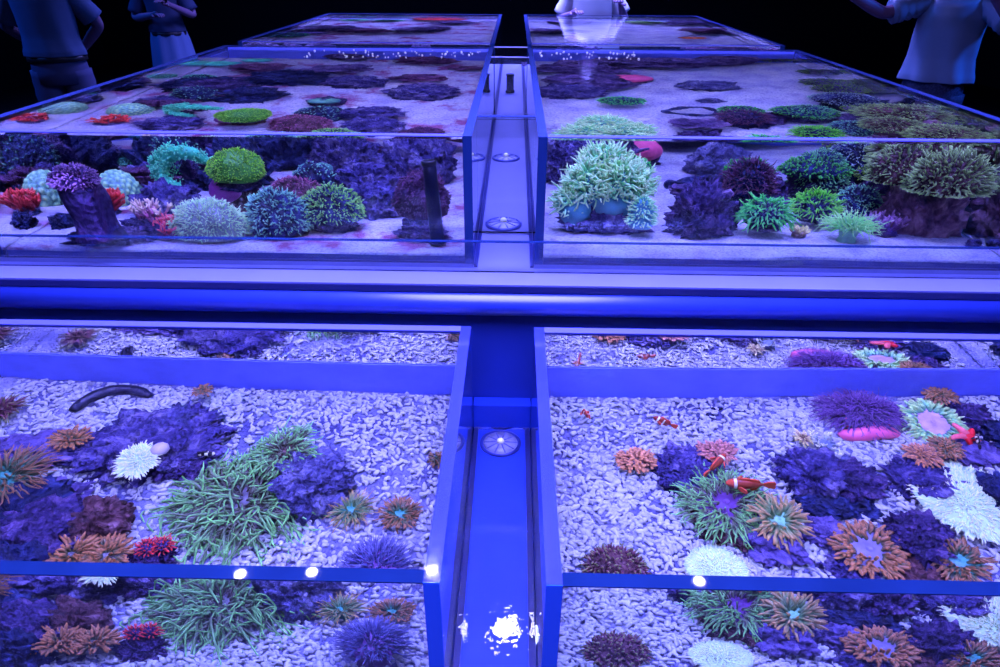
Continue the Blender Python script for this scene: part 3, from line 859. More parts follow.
SK = plain('dim_skin', C(88, 64, 150), .55, .3)
HAIR = plain('dark_hair', C(12, 11, 26), .5, .3)
person('person in a dim blue shirt beside the tanks, arms held behind the back', (-3.30, 5.05, 0), 0.25, ((-.30, .09, 1.16), (.30, .09, 1.16)), ((-.10, .20, .98), (.10, .20, .98)),
       SK, plain('blue_grey_tee', C(62, 74, 175), .8, .1), plain('grey_trousers', C(60, 60, 150), .8, .1), HAIR, 1.03, .98, .185, .03, 'trousers', belt=plain('dark_belt', C(14, 14, 34), .5))
person('person in a dark top and long skirt holding a phone in the dim aisle', (-3.54, 7.3, 0), 0.2, ((-.30, .02, 1.10), (.29, -.02, 1.12)), ((-.04, -.25, 1.15), (.13, -.26, 1.24)),
       SK, plain('dark_top', C(40, 46, 120), .8, .1), plain('pale_skirt', C(66, 78, 185), .8, .1), HAIR, 0.98, .98, .17, .03, 'skirt', belt=plain('dark_belt', C(14, 14, 34), .5))
ph = thing('smartphone', 'lit phone held in the hands of the person in the skirt', 'phone', (-3.38, 6.985, 1.30), (0.5, 0, 0.2))
MB().box(-.036, -.004, -.075, .036, .004, .075).build('case', BLACK, ph, False)
MB().box(-.033, .0041, -.07, .033, .0048, .07).build('screen', plain('phone_screen', C(120, 120, 235), .15, .6), ph, False)
person('person in a loose shiny blue shirt with raised arms beside the tanks', (2.72, 4.60, 0), -0.55, ((-.38, -.14, 1.34), (.33, -.20, 1.30)), ((-.60, -.30, 1.46), (.12, -.38, 1.52)),
       plain('lit_skin', C(120, 84, 190), .5, .3), plain('shiny_blue_shirt', C(105, 116, 240), .35, .5), plain('dark_dotted_trousers', C(40, 44, 120), .7, .2, var=.5, vscale=90), HAIR, 1.0, .96, .195, .10, 'trousers', shirt_rip=7)
person('person in a white shirt standing behind the far end of the tanks', (0.66, 6.45, 0), 0.1, ((-.27, .06, 1.15), (.30, -.02, 1.16)), ((-.20, -.2, 1.22), (.20, -.24, 1.28)),
       SK, plain('white_shirt', C(150, 145, 245), .7, .2), plain('dark_trousers', C(40, 40, 110), .8, .1), HAIR, 1.0, .93, .19, .05, 'trousers')

# ------------------------------------------------------------------ coral and rock materials
PUR = rocky('purple_rock', C(24, 20, 88), C(68, 56, 172), C(124, 108, 224), 17)
DPUR = rocky('dark_purple_rock', C(16, 12, 60), C(54, 38, 132), C(106, 80, 196), 17)
GPUR = rocky('grey_purple_rock', C(40, 36, 110), C(82, 76, 190), C(130, 120, 232), 17)
MAU = rocky('mauve_rock', C(48, 36, 126), C(84, 68, 184), C(126, 104, 226), 11, bump=.7)
NAV = rocky('navy_rock', C(8, 10, 46), C(24, 28, 104), C(60, 64, 180), 11)
BRN = rocky('brown_rock', C(22, 14, 40), C(80, 46, 84), C(120, 84, 150), 13)
PLATE = rocky('purple_plate', C(34, 26, 92), C(80, 58, 160), C(132, 104, 218), 18)
PLATEM = rocky('maroon_plate', C(34, 18, 72), C(80, 42, 122), C(128, 78, 172), 16)

ORANGE = polyp('orange_tentacles', C(54, 84, 100), C(112, 78, 84), C(160, 100, 96))
ORANGEB = polyp('rust_tentacles', C(40, 96, 112), C(96, 78, 88), C(144, 90, 92))
PINKO = polyp('salmon_tentacles', C(90, 66, 110), C(146, 90, 106), C(190, 124, 126))
GREENO = polyp('olive_orange_tentacles', C(80, 120, 130), C(106, 116, 116), C(172, 124, 120))
GREENB = polyp('olive_green_tentacles', C(92, 70, 120), C(86, 96, 112), C(118, 182, 150))
PURT = polyp('violet_tentacles', C(44, 24, 106), C(82, 46, 164), C(122, 82, 214))
WHITET = polyp('white_tentacles', C(150, 180, 226), C(184, 212, 236), C(214, 238, 244), var=.08)
PGREEN = polyp('pale_green_tentacles', C(84, 120, 190), C(120, 176, 190), C(178, 232, 190))
BLUET = polyp('blue_tentacles', C(36, 44, 140), C(66, 62, 170), C(98, 92, 206))
MINT = polyp('mint_tentacles', C(86, 160, 190), C(130, 204, 204), C(180, 240, 216))
CYAN = polyp('cyan_polyps', C(30, 90, 150), C(60, 186, 196), C(124, 250, 226))
LIME = polyp('lime_polyps', C(50, 110, 36), C(90, 164, 52), C(156, 228, 92))
GRN = polyp('green_polyps', C(16, 84, 80), C(44, 164, 100), C(104, 234, 140))
GRND = polyp('sage_polyps', C(50, 70, 110), C(90, 130, 150), C(150, 204, 160))
TEAL = polyp('teal_polyps', C(44, 66, 140), C(80, 124, 174), C(136, 204, 214))
PALE = polyp('pale_star_polyps', C(112, 120, 176), C(146, 192, 206), C(188, 234, 222))
MARO = polyp('maroon_polyps', C(60, 26, 90), C(110, 50, 130), C(160, 86, 176))
LILAC = polyp('lilac_polyps', C(60, 26, 110), C(100, 56, 170), C(158, 110, 226))
DMAR = polyp('dark_maroon_polyps', C(24, 12, 46), C(66, 28, 88), C(106, 60, 140))
YGRN = polyp('yellow_green_polyps', C(84, 70, 100), C(104, 112, 116), C(148, 172, 144))
REDP = polyp('red_polyps', C(96, 18, 60), C(160, 32, 68), C(208, 60, 86))
BRPUR = polyp('brown_purple_polyps', C(60, 30, 80), C(100, 48, 100), C(110, 120, 96))
BWHITE = polyp('blue_white_polyps', C(24, 22, 90), C(70, 70, 180), C(170, 190, 246))
CREAM = polyp('cream_branches', C(110, 84, 120), C(170, 140, 160), C(232, 206, 190))
PINKR = polyp('pink_branches', C(120, 40, 120), C(190, 60, 130), C(230, 90, 140))
BRAIN = polyp('brain_coral_skin', C(60, 96, 176), C(120, 170, 196), C(166, 214, 210), var=.08)

D_GREEN = plain('green_disc', C(92, 86, 150), .5, var=.3, vscale=40)
D_CYAN = plain('cyan_disc', C(50, 116, 160), .4, var=.25, vscale=40)
D_LILAC = plain('lilac_disc', C(104, 92, 190), .45, var=.25, vscale=40)
D_PURPLE = plain('violet_disc', C(78, 40, 150), .5, var=.25, vscale=40)
D_WHITE = plain('white_disc', C(160, 180, 232), .5, var=.12, vscale=40)
D_PALE = plain('pale_green_disc', C(110, 160, 190), .5, var=.2, vscale=40)
D_LAV = plain('lavender_disc', C(170, 130, 236), .5, var=.2, vscale=40)
D_BROWN = plain('brown_disc', C(84, 56, 84), .5, var=.3, vscale=40)
PINK = plain('pink_flesh', C(232, 84, 190), .4, .5, var=.12, vscale=18)
PINK2 = plain('rose_flesh', C(196, 70, 170), .5, .4, var=.18, vscale=25, bump=.2, bscale=60)
MAGENTA = plain('magenta_skin', C(140, 50, 200), .4, .5, var=.2, vscale=20)
LAVB = plain('lavender_ball', C(170, 150, 236), .5, .4, var=.1)
BLUEF = plain('blue_flesh', C(60, 120, 210), .5, .4, var=.2, vscale=20)

# ------------------------------------------------------------------ front tank with the big green anemone
G1 = 'living rocks in the gravel tank with the green anemone'
rock('broad purple live rock behind the white anemone', (-0.8925, 1.2866, 0.4050), (.185,.14,.105), PUR, 3, .5, freq=2.4)
rock('low dark lump of rock in front of the white anemone ball', (-0.8043, 1.2113, 0.4050), (.075,.05,.05), DPUR, 8)
rock('flat mauve rock under the small orange anemone at the tank side', (-1.1481, 1.2501, 0.4050), (.16,.075,.06), MAU, 5, .1)
rock('knobbly dark rock below the large rust anemone', (-1.0915, 1.0594, 0.4050), (.13,.09,.09), NAV, 6)
rock('rough navy rock standing near the front pane', (-0.9943, 1.0013, 0.4050), (.12,.10,.10), DPUR, 12, .4)
rock('reddish purple rock behind the pair of orange anemones', (-0.9001, 1.0268, 0.4050), (.085,.075,.10), BRN, 14)
rock('grey purple rock leaning against the big green anemone', (-0.4623, 1.1592, 0.4050), (.105,.10,.15), GPUR, 17, .3, freq=2.6)
rock('small purple stone carrying two red tufts', (-0.7432, 0.9441, 0.4050), (.055,.045,.05), DPUR, 19)
rock('pitted mauve rock close behind the front pane', (-1.0538, 1.1022, 0.4050), (.10,.06,.05), MAU, 21)
rock('dark navy rock low at the corner before the rust anemone', (-0.9891, 0.9284, 0.4050), (.10,.08,.09), NAV, 22)

def big(label, pos, R, **k): return anemone(label, pos, R, **k)
anemone('big olive green anemone with long wavy tentacles on the gravel', (-0.6103, 1.1082, 0.4050), .150, 460, GREENB, D_GREEN, 31, disc=.66, L=.44, r=.0185, inner=.12, h=.2, lean=(.3,1.45), droop=.65, k=10, wig=.42, squash=.95, prof='finger', lvar=.35)
anemone('green tentacle clump on top of the grey purple rock', (-0.5295, 1.2282, 0.4800), .082, 190, GREENB, D_BROWN, 32, tilt=(.15,-.3), disc=.6, L=.5, r=.03, h=.3, lean=(.2,1.25), droop=.5, k=8, wig=.25, prof='finger', inner=.1)
anemone('olive orange anemone with pale cyan centre beside the grey purple rock', (-0.3569, 1.0973, 0.4050), .056, 110, GREENO, D_CYAN, 33, disc=.5, L=.55, r=.05, inner=.3, h=.4, lean=(.35,1.4), droop=.25)
anemone('rust anemone with cyan centre near the channel side pane', (-0.2459, 1.0902, 0.4050), .049, 120, ORANGEB, D_CYAN, 34, disc=.62, L=.4, r=.055, inner=.3, h=.42, lean=(.45,1.35), droop=.2, prof='finger')
anemone('fuzzy blue purple anemone hugging the front pane', (-0.2662, 0.9206, 0.4050), .080, 420, BLUET, D_PURPLE, 35, disc=.75, L=.3, r=.028, inner=.05, h=.7, lean=(.05,1.3), droop=.1, dome=.3)
anemone('tiny orange anemone against the channel side pane', (-0.1801, 1.2709, 0.4050), .026, 34, ORANGEB, D_BROWN, 36, disc=.5, L=.55, r=.11, inner=.1, h=.5, lean=(.1,1.2), prof='finger')
anemone('small orange anemone on the flat mauve rock', (-1.0823, 1.2618, 0.4500), .052, 110, ORANGE, D_BROWN, 37, disc=.65, L=.32, r=.07, inner=.15, h=.4, lean=(.1,1.25), droop=.15, prof='finger', squash=.75)
anemone('tiny orange anemone perched at the back of the broad purple rock', (-0.8439, 1.4775, 0.4550), .03, 30, ORANGE, D_BROWN, 38, disc=.5, L=.5, r=.11, inner=.1, h=.4, lean=(.1,1.2), prof='finger')
anemone('large rust anemone with blue green centre at the outer rocks', (-1.1453, 1.1176, 0.4550), .095, 220, ORANGEB, D_CYAN, 39, disc=.6, L=.45, r=.04, inner=.2, h=.35, lean=(.3,1.3), droop=.3)
anemone('dark brown anemone behind the flat mauve rock', (-1.3293, 1.3740, 0.4250), .06, 70, BRPUR, D_BROWN, 40, disc=.55, L=.5, r=.07, inner=.2, h=.5, lean=(.2,1.25))
anemone('orange anemone near the front pane, nearer the tank side of its pair', (-0.8949, 0.9315, 0.4250), .060, 130, ORANGE, D_GREEN, 41, disc=.6, L=.4, r=.06, inner=.2, h=.42, lean=(.15,1.3), droop=.2, prof='finger')
anemone('orange anemone near the front pane, beside the red tufts', (-0.8270, 0.9357, 0.4250), .055, 120, ORANGE, D_GREEN, 42, disc=.6, L=.4, r=.062, inner=.2, h=.42, lean=(.15,1.3), droop=.2, prof='finger')
anemone('white frilly anemone on the purple rock', (-0.8744, 1.1849, 0.4800), .052, 420, WHITET, D_WHITE, 43, tilt=(.3,.1), disc=.78, L=.22, r=.032, inner=.1, h=.4, lean=(.15,1.45), droop=.35, prof='finger', squash=1.1)
o = tag(MB().ball((0,0,0), (.021,.021,.019), 20, 14, 0, lambda d: 1+.04*math.sin(9*math.atan2(d.y,d.x))).build('coral_ball', LAVB), 'smooth lilac ball tucked beside the white frilly anemone', 'coral')
o.location = (-0.8351, 1.2156, 0.5050)
for (P, lb) in (((-0.7468, 0.9517, 0.4550), 'red polyp tuft on the small purple stone, nearer the orange pair'), ((-0.7187, 0.9584, 0.4550), 'red polyp tuft on the small purple stone, nearer the green anemone')):
    dome_coral(lb, P, (.017,.017,.02), 46, REDP, DPUR, 44, L=.6, r=.12, group='red tufts on the purple stone')
# sea cucumber: a smooth dark curve lying behind the broad rock
t = thing('sea_cucumber', 'curved black sea cucumber lying on the gravel behind the purple rock', 'sea cucumber', (0,0,0))
A0, A1, A2, A3, A4 = (-1.1637, 1.3962, 0.4230), (-1.1489, 1.4474, 0.4250), (-1.1092, 1.4861, 0.4250), (-1.0524, 1.4948, 0.4250), (-0.9925, 1.4734, 0.4230)
mb = MB(); pth = []
ctrl = [Vector(a) for a in (A0, A1, A2, A3, A4)]
for i in range(25):
    f = i/24*4; k = min(3, int(f)); f -= k
    a, b, c, d = ctrl[max(0,k-1)], ctrl[k], ctrl[k+1], ctrl[min(4,k+2)]
    pth.append((0.5*((2*b) + (c-a)*f + (2*a-5*b+4*c-d)*f*f + (3*b-a-3*c+d)*f**3))[:])
mb.tube(pth, [.005+.016*math.sin(PI*(.06+.9*i/24))**.6 for i in range(25)], 16)
CUC = plain('black_leather_skin', C(16, 18, 62), .45, .4, var=.2, bump=.4, bscale=70)
mb.build('body', CUC, t)
for i in range(2, 23, 2):
    p = Vector(pth[i]); MB().ball((p.x, p.y, p.z+.0165), (.003,.003,.0035), 8, 6).build('papilla', CUC, t)
BAND = polyp('banded_fish', C(6,6,20), C(6,6,20), C(6,6,20), var=.05)
def bands(name, stops):
    m, nt, N, Lk = nodes(name); b = bsdf_out(nt, .35, .5)
    at = N('ShaderNodeAttribute'); at.attribute_name = 'along'
    r = ramp(nt, stops, 'CONSTANT'); Lk(at.outputs['Fac'], r.inputs[0]); Lk(r.outputs[0], b.inputs['Base Color'])
    return m
KB, KW = C(8, 8, 26), C(214, 220, 248)
HUM = bands('black_white_bands', [(0, KB), (.22, KW), (.38, KB), (.56, KW), (.72, KB), (.9, KW)])
OR1, OW = C(150, 50, 60), C(232, 232, 250)
CLO = bands('clown_bands', [(0, OR1), (.42, OW), (.5, OR1), (.70, OW), (.79, OR1)])
CLO1 = bands('tomato_clown_band', [(0, C(140, 54, 60)), (.72, OW), (.80, C(176, 64, 66))])
FINK = plain('dark_fin', KB, .5); FINO = plain('orange_fin', C(186, 66, 60), .5)
fish('black and white banded fish beside the purple rock', (-0.7467, 1.2402, 0.4500), .05, HUM, FINK, .15, name='damselfish')

# ------------------------------------------------------------------ front tank with the white carpet anemone and clownfish
rock('bright purple rock between the salmon anemone and the clownfish', (0.4418, 1.2349, 0.4050), (.095,.10,.075), PUR, 51, .2, freq=2.6)
rock('brown rock under the flat green anemone', (0.5133, 1.0986, 0.4050), (.11,.10,.05), BRN, 52)
rock('mauve boulder carrying the olive orange anemone', (0.5738, 1.0292, 0.4050), (.08,.075,.075), MAU, 53)
rock('smooth lilac stone beside the mauve boulder', (0.6940, 1.0530, 0.4050), (.050,.045,.05), MAU, 54)
rock('craggy purple rock in the middle of the reef', (0.7323, 1.2273, 0.4050), (.095,.09,.09), PUR, 55, freq=2.8)
rock('dark violet rock next to the craggy purple rock', (0.8126, 1.2036, 0.4050), (.080,.07,.08), DPUR, 56, freq=2.8)
rock('blue grey sponge covered stone under the dark violet rock', (0.7540, 1.1386, 0.4050), (.10,.05,.035), NAV, 57)
rock('purple rock holding up the twin orange anemones', (0.9807, 1.2045, 0.4050), (.095,.085,.07), PUR, 58)
rock('mauve stone beneath the red starfish', (1.1506, 1.3005, 0.4050), (.085,.06,.045), MAU, 59)
rock('dark rock behind the pale green anemone', (1.2080, 1.4337, 0.4050), (.075,.06,.06), DPUR, 60)
rock('pitted dark rock between the two front orange anemones', (0.8828, 1.0269, 0.4050), (.075,.08,.085), DPUR, 61, freq=2.8)
rock('brown crust in front of the pitted dark rock', (0.8426, 0.9585, 0.4050), (.075,.05,.03), BRN, 62)
rock('black rock at the outer side above the carpet anemone', (1.2623, 1.3613, 0.4050), (.06,.06,.07), NAV, 63)
rock('black rock at the outer side below the carpet anemone', (1.1287, 1.1364, 0.4050), (.055,.09,.09), NAV, 64)
rock('round purple stone near the front pane', (0.7256, 0.9694, 0.4050), (.075,.05,.03), PUR, 65)
for (P, s, lb) in (((0.5441, 1.4583, 0.4050), (.014,.012,.014), 'small dark snail shell stone on the open gravel'), ((0.5676, 1.4877, 0.4050), (.02,.008,.01), 'thin dark chip of rock on the open gravel'), ((0.3362, 1.4784, 0.4050), (.009,.009,.009), 'tiny dark pebble near the back strip')):
    rock(lb, P, s, NAV, 66, sub=3)

anemone('salmon anemone with stubby tentacles on the open gravel', (0.3128, 1.2646, 0.4050), .056, 120, PINKO, D_BROWN, 71, disc=.68, L=.26, r=.075, inner=.05, h=.5, lean=(.02,1.3), droop=.1, prof='bulb', squash=.8, dome=.25)
anemone('brownish pink anemone behind the clownfish', (0.5137, 1.2835, 0.4350), .055, 110, polyp('dusky_pink', C(80,50,90), C(130,80,120), C(190,120,160)), D_BROWN, 72, disc=.66, L=.28, r=.075, inner=.05, h=.4, lean=(.02,1.2), droop=.1, prof='bulb', squash=.65)
anemone('flat green brown anemone sheltering the clownfish', (0.4923, 1.1214, 0.4250), .108, 420, GREENB, D_PURPLE, 73, disc=.68, L=.34, r=.02, inner=.3, h=.25, lean=(.4,1.45), droop=.5, k=8, wig=.28, prof='finger')
anemone('olive orange anemone on the mauve boulder', (0.5870, 1.0598, 0.4600), .062, 120, GREENO, D_PALE, 74, tilt=(.35,0), disc=.55, L=.48, r=.06, inner=.35, h=.35, lean=(.35,1.35), droop=.3, prof='finger')
anemone('small green tuft at the front edge of the brown rock', (0.4980, 1.0427, 0.4050), .03, 50, GREENB, D_BROWN, 75, disc=.6, L=.4, r=.08, inner=.05, h=.4, lean=(.05,1.3), prof='finger')
anemone('orange anemone with broad lilac centre near the front pane', (0.7611, 0.9994, 0.4050), .078, 200, ORANGE, D_LILAC, 76, disc=.76, L=.24, r=.048, inner=.42, h=.4, lean=(.3,1.3), droop=.12, prof='bulb')
anemone('rust anemone with bright cyan centre beside the pitted dark rock', (0.9330, 0.9695, 0.4150), .058, 140, ORANGEB, D_CYAN, 77, tilt=(.1,-.2), disc=.66, L=.36, r=.055, inner=.38, h=.45, lean=(.35,1.3), droop=.15, prof='finger')
anemone('violet anemone with a thick mop of tentacles beside the back strip', (0.9348, 1.4467, 0.4050), .118, 620, PURT, D_PURPLE, 78, disc=.76, L=.32, r=.022, inner=.05, h=.3, lean=(.05,1.45), droop=.6, k=7, squash=.62, dome=.25, wig=.25)
anemone('pale green anemone with lavender centre next to the violet one', (1.1047, 1.4194, 0.4050), .080, 230, PGREEN, D_LAV, 79, tilt=(.42,0), disc=.72, L=.33, r=.055, inner=.68, h=.4, lean=(.3,1.4), droop=.3, prof='finger', k=6)
anemone('orange anemone against the back strip above the pale green anemone', (1.157, 1.485, .462), .048, 110, ORANGE, D_BROWN, 80, disc=.66, L=.32, r=.065, inner=.1, h=.5, lean=(.1,1.3), prof='finger', squash=.7)
anemone('orange anemone on the purple rock, nearer the pink foot', (0.9956, 1.2569, 0.4550), .048, 110, PINKO, D_BROWN, 81, disc=.66, L=.3, r=.07, inner=.05, h=.45, lean=(.05,1.3), prof='finger')
anemone('orange anemone on the purple rock, nearer the red starfish', (1.0670, 1.2842, 0.4550), .043, 100, ORANGE, D_BROWN, 82, disc=.66, L=.32, r=.075, inner=.05, h=.45, lean=(.05,1.3), prof='finger')
anemone('white carpet anemone spread flat on the gravel', (1.0399, 1.1320, 0.4150), .118, 1100, WHITET, D_WHITE, 83, disc=.9, L=.11, r=.017, inner=.05, h=.22, lean=(.1,1.3), droop=.2, k=4, sides=4, prof='finger', squash=1.1)
anemone('pale white anemone patch beside the front pane', (0.4355, 0.9576, 0.4050), .068, 700, WHITET, D_WHITE, 84, disc=.9, L=.1, r=.018, inner=.05, h=.2, lean=(.1,1.4), droop=.2, k=4, sides=4, prof='finger')
anemone('tiny orange white anemone before the craggy purple rock', (0.7513, 1.3480, 0.4250), .03, 40, CREAM, D_BROWN, 85, disc=.5, L=.5, r=.09, inner=.1, h=.4, lean=(.1,1.3), prof='finger')
dome_coral('purple coral cushion dotted with green polyps by the front pane', (0.2237, 0.9582, 0.4050), (.062,.05,.05), 200, BRPUR, BRN, 86, L=.2, r=.045)
branch_coral('small white lattice coral on the craggy purple rock', (0.7964, 1.3185, 0.4350), .045, polyp('white_lattice', C(90,96,190), C(150,156,226), C(214,220,246)), 87, 9, 3, .085, .6)
t = thing('anemone_foot', 'long pink fleshy foot lying in front of the violet anemone', 'anemone', (0.9280, 1.3711, 0.4050), (0,0,-.12))
mb = MB(); pr = []
for i in range(17):
    u = i/16*2-1; pr.append((u*.078, .010*math.sin(2.4*u), .020 + .003*math.cos(4*u)))
mb.tube(pr, [.004+.020*(1-abs(i/8-1)**2.6)**.5 if 0<i<16 else .004 for i in range(17)], 18)
mb.build('flesh', PINK, t)
for k in range(7):
    mb = MB().tube([(-.05+.016*k, .012, .03), (-.05+.017*k, .03, .043), (-.05+.018*k, .045, .05)], [.006,.0045,.002], 8); mb.build('frill', PINK2, t)
t = thing('starfish', 'red starfish with five arms on the mauve stone', 'starfish', (1.1501, 1.3384, 0.4550), (.5,-.1,.3))
REDS = plain('red_starfish', C(214, 30, 60), .5, .3, var=.2, vscale=60, bump=.3); PKS = plain('pink_starfish_arm', C(226, 84, 140), .5, .3, var=.2, vscale=60)
MB().ball((0,0,.005), (.019,.019,.008), 20, 10).build('disc', REDS, t)
for k in range(5):
    a = PI/2 + 2*PI*k/5; L = (.046,.05,.03,.034,.032)[k]
    MB().tube([(L*s*math.cos(a+.2*s), L*s*math.sin(a+.2*s), .006-.003*s) for s in (.15,.4,.65,.9,1)], [.011,.0095,.008,.006,.003], 10).build('arm', PKS if k in (0,1) else REDS, t)
fish('red clownfish with two white bands swimming upright above the open gravel', (0.2011, 1.4307, 0.4550), .05, CLO, FINO, 1.9, .5)
fish('dark red clownfish with a white middle swimming over the open gravel', (0.4029, 1.4006, 0.4550), .055, CLO, FINO, 2.75, -.3)
fish('orange clownfish with one white band among the brownish pink tentacles', (0.4949, 1.2219, 0.4900), .075, CLO1, FINO, .75, -.25)
fish('rust clownfish with a white collar beside the olive orange anemone', (0.5405, 1.1473, 0.5000), .092, CLO1, FINO, 3.05, .05)
fish('small dark fish by the outer black rock', (1.1571, 1.3104, 0.4750), .045, HUM, FINK, 1.2, name='damselfish')

# ------------------------------------------------------------------ middle tank with the lime green coral head
def leather(label, pos, H, r, lean, mat, stalk, seed=1, capk=1.15, group=None):
    """Thick stalk with a folded cap of short polyps."""
    t = thing('leather_coral', label, 'coral', pos)
    mb = MB(); P = []; R = []
    for i in range(12):
        s = i/11; P.append((lean*s**1.3, .0, H*s)); R.append(r*(1.15-.35*s+.12*math.sin(7*s+seed)) * (1 if s < .92 else .8))
    rings = []
    for p, q in zip(P, R):
        rings.append([(p[0]+q*math.cos(a)*(1+.12*math.sin(3*a+9*p[2])+.05*math.sin(7*a)), p[1]+q*math.sin(a)*(1+.1*math.cos(2*a+12*p[2])), p[2]) for a in [2*PI*j/22 for j in range(22)]])
    mb.loft(rings).build('stalk', stalk, t)
    d = dome_coral(label, (lean, 0, H*.80), (r*capk, r*capk, H*.3), 420, mat, stalk, seed, L=.17, r=.045, name='cap')
    for k in ('label', 'category'): del d[k]
    for ch in list(d.children): ch.parent = t; ch.location = (lean, 0, H*.80); ch.name = {'s': 'cap', 'p': 'polyps'}[ch.name[0]]
    bpy.data.objects.remove(d)
    return t
rock('low purple slab under the lilac capped pillar', (-1.1945, 1.8419, 0.9100), (.125,.055,.05), DPUR, 101, .1)
leather('leaning rock pillar with a fuzzy lilac cap', (-1.1853, 1.7762, 0.9400), .185, .060, -.022, LILAC, rocky('pillar_stalk', C(24,16,70), C(56,36,130), C(100,60,160), 9), 3, 1.02)
branch_coral('orange red branching coral on a pale stone', (-1.33, 2.20, .905), .085, REDP, 102, 12, 3, .12, 1.4, foot=GPUR)
brain_coral('bubbly mint brain coral behind the lilac capped pillar', (-1.34, 2.36, .91), (.075,.068,.105), BRAIN, 104, foot=DPUR)
dome_coral('teal crusted head behind the pillar cap', (-1.20, 2.60, .91), (.095,.08,.20), 200, TEAL, NAV, 105, L=.12, r=.03)
rock('rough purple rubble joining the pillar base and the pink branches', (-1.0797, 1.9296, 0.9100), (.115,.06,.06), DPUR, 106)
rock('lilac encrusted rock under the cyan frilled coral', (-1.1139, 2.1726, 0.9100), (.115,.08,.115), PUR, 107, freq=2.6)
branch_coral('pink and white branching coral beside the pillar', (-1.0868, 1.9387, 0.9300), .085, polyp('pink_white_branches', C(90,40,140), C(160,80,180), C(220,180,230)), 108, 13, 3, .07, 1.3)
branch_coral('crimson branching coral at the foot of the pale star dome', (-1.0262, 1.8955, 0.9100), .07, polyp('crimson_branches', C(110,30,110), C(196,44,120), C(230,90,150)), 109, 10, 3, .085, 1.2)
def frill(label, pos, mat, seed, ctrl, w=.020, group=None):
    """A curled fleshy fold with a crust of bright polyps along its edge."""
    t = thing('frilled_coral', label, 'coral', pos)
    c = [Vector(p) for p in ctrl]; P = []
    for i in range(25):
        f = i/24*(len(c)-1); k = min(len(c)-2, int(f)); f -= k
        a, b, d, e = c[max(0,k-1)], c[k], c[k+1], c[min(len(c)-1,k+2)]
        P.append(0.5*((2*b) + (d-a)*f + (2*a-5*b+4*d-e)*f*f + (3*b-a-3*d+e)*f**3))
    R = [w*(.55+.55*math.sin(PI*(.1+.8*i/24)))*(1+.12*math.sin(i*1.7+seed)) for i in range(25)]
    MB().tube([p[:] for p in P], R, 16, [.35]*25).build('fold', mat, t)
    rnd = np.random.default_rng(seed); O = []; D = []
    for q in range(260):
        i = rnd.integers(0, 25); d = rnd.normal(0, 1, 3); d[1] -= .6; d[2] += .5; d /= np.linalg.norm(d)
        O.append(np.array(P[i]) + d*R[i]*.92 + rnd.normal(0, .002, 3)); D.append(d)
    O = np.array(O); D = np.array(D); n = len(O)
    Q, RR = tentacles(O, D, rnd.uniform(.006, .012, n), np.full(n, .0026), rnd.normal(0, .2, (n, 3)), rnd, 4, 5, 'finger')
    MB().tubes(Q, RR, 5).build('polyps', mat, t)
    rock_mb((.028,.02,.06), seed, 4).build('foot', DPUR, t).location = (0, .03, -.055)
    return t
frill('bright cyan frilled coral, upper fold leaning on the purple rock', (-1.0666, 2.2750, 1.0600), CYAN, 3, [(-.07,.0,-.02),(-.05,0,.015),(-.01,-.01,.035),(.035,-.01,.03),(.075,0,.005)])
frill('bright cyan frilled coral, lower fold above the pink branches', (-1.1185, 2.2625, 1.0000), CYAN, 5, [(-.035,.0,.045),(-.03,0,.015),(-.005,-.01,-.01),(.02,-.01,-.025),(.03,0,-.05)])
frill('thin cyan strip of coral behind the frilled folds', (-1.1356, 2.3082, 1.0600), CYAN, 8, [(-.05,.0,-.045),(-.045,0,-.01),(-.02,-.01,.015),(.01,-.01,.035),(.02,0,.045)], .012)
dome_coral('lime green coral head on a dark stalk', (-0.8799, 2.1977, 0.9950), (.085,.08,.12), 1000, LIME, plain('lime_core', C(50,110,36), .6), 111, L=.10, r=.02, base=DPUR, base_h=.03)
rock('dark stone supporting the lime green coral head', (-0.8977, 2.2578, 0.9100), (.07,.06,.13), BRN, 112)
o = tag(MB().ball((0,0,0), (.052,.045,.042), 30, 18, 0, lambda d: 1+.08*mnoise.noise(Vector(d)*2.5)).build('smooth_coral', MAGENTA), 'smooth magenta lump beneath the lime green coral head', 'coral')
o.location = (-0.9341, 2.2119, 0.9850)
dome_coral('broad pale green star polyp dome close to the front glass', (-0.9099, 1.9233, 0.9100), (.110,.085,.105), 1500, PALE, plain('pale_core', C(104,110,168), .6, var=.3, vscale=30), 113, L=.13, r=.014)
dome_coral('blue green bush of forked polyps next to the pale dome', (-0.7121, 1.9655, 0.9100), (.096,.08,.125), 700, TEAL, NAV, 114, L=.17, r=.022)
dome_coral('maroon polyp mound behind the blue green bush', (-0.7030, 2.2062, 0.9100), (.098,.085,.115), 650, MARO, BRN, 115, L=.12, r=.022)
dome_coral('teal capped mound standing behind the maroon one', (-0.6676, 2.3323, 0.9100), (.088,.08,.135), 260, TEAL, NAV, 116, L=.1, r=.03)
dome_coral('sage green bush on a dark stem near the maroon algae', (-0.5528, 2.0067, 0.9100), (.090,.08,.13), 680, polyp('sage_green', C(40,90,80), C(90,150,110), C(150,220,140)), NAV, 117, L=.16, r=.022, base=DPUR, base_h=.03)
rock('crusty purple table rock in the middle of the sand', (-0.4641, 2.1990, 0.9100), (.115,.09,.115), PUR, 118, freq=2.8)
dome_coral('stout round maroon coral head on a dark stem beside the channel pane', (-0.2752, 2.0053, 0.9100), (.080,.07,.185), 700, DMAR, rocky('maroon_stalk', C(26,14,60), C(66,32,100), C(90,46,120), 9), 7, L=.09, r=.022, base=DPUR, base_h=.05, bumps=.2)
rock('dark base stone under the stout maroon coral head', (-0.2680, 1.9248, 0.9100), (.085,.055,.04), DPUR, 119)
t = thing('black_tube', 'upright black tube standing in front of the maroon coral head', 'pipe', (-0.2207, 1.8605, 0.9100), (0,-.06,0))
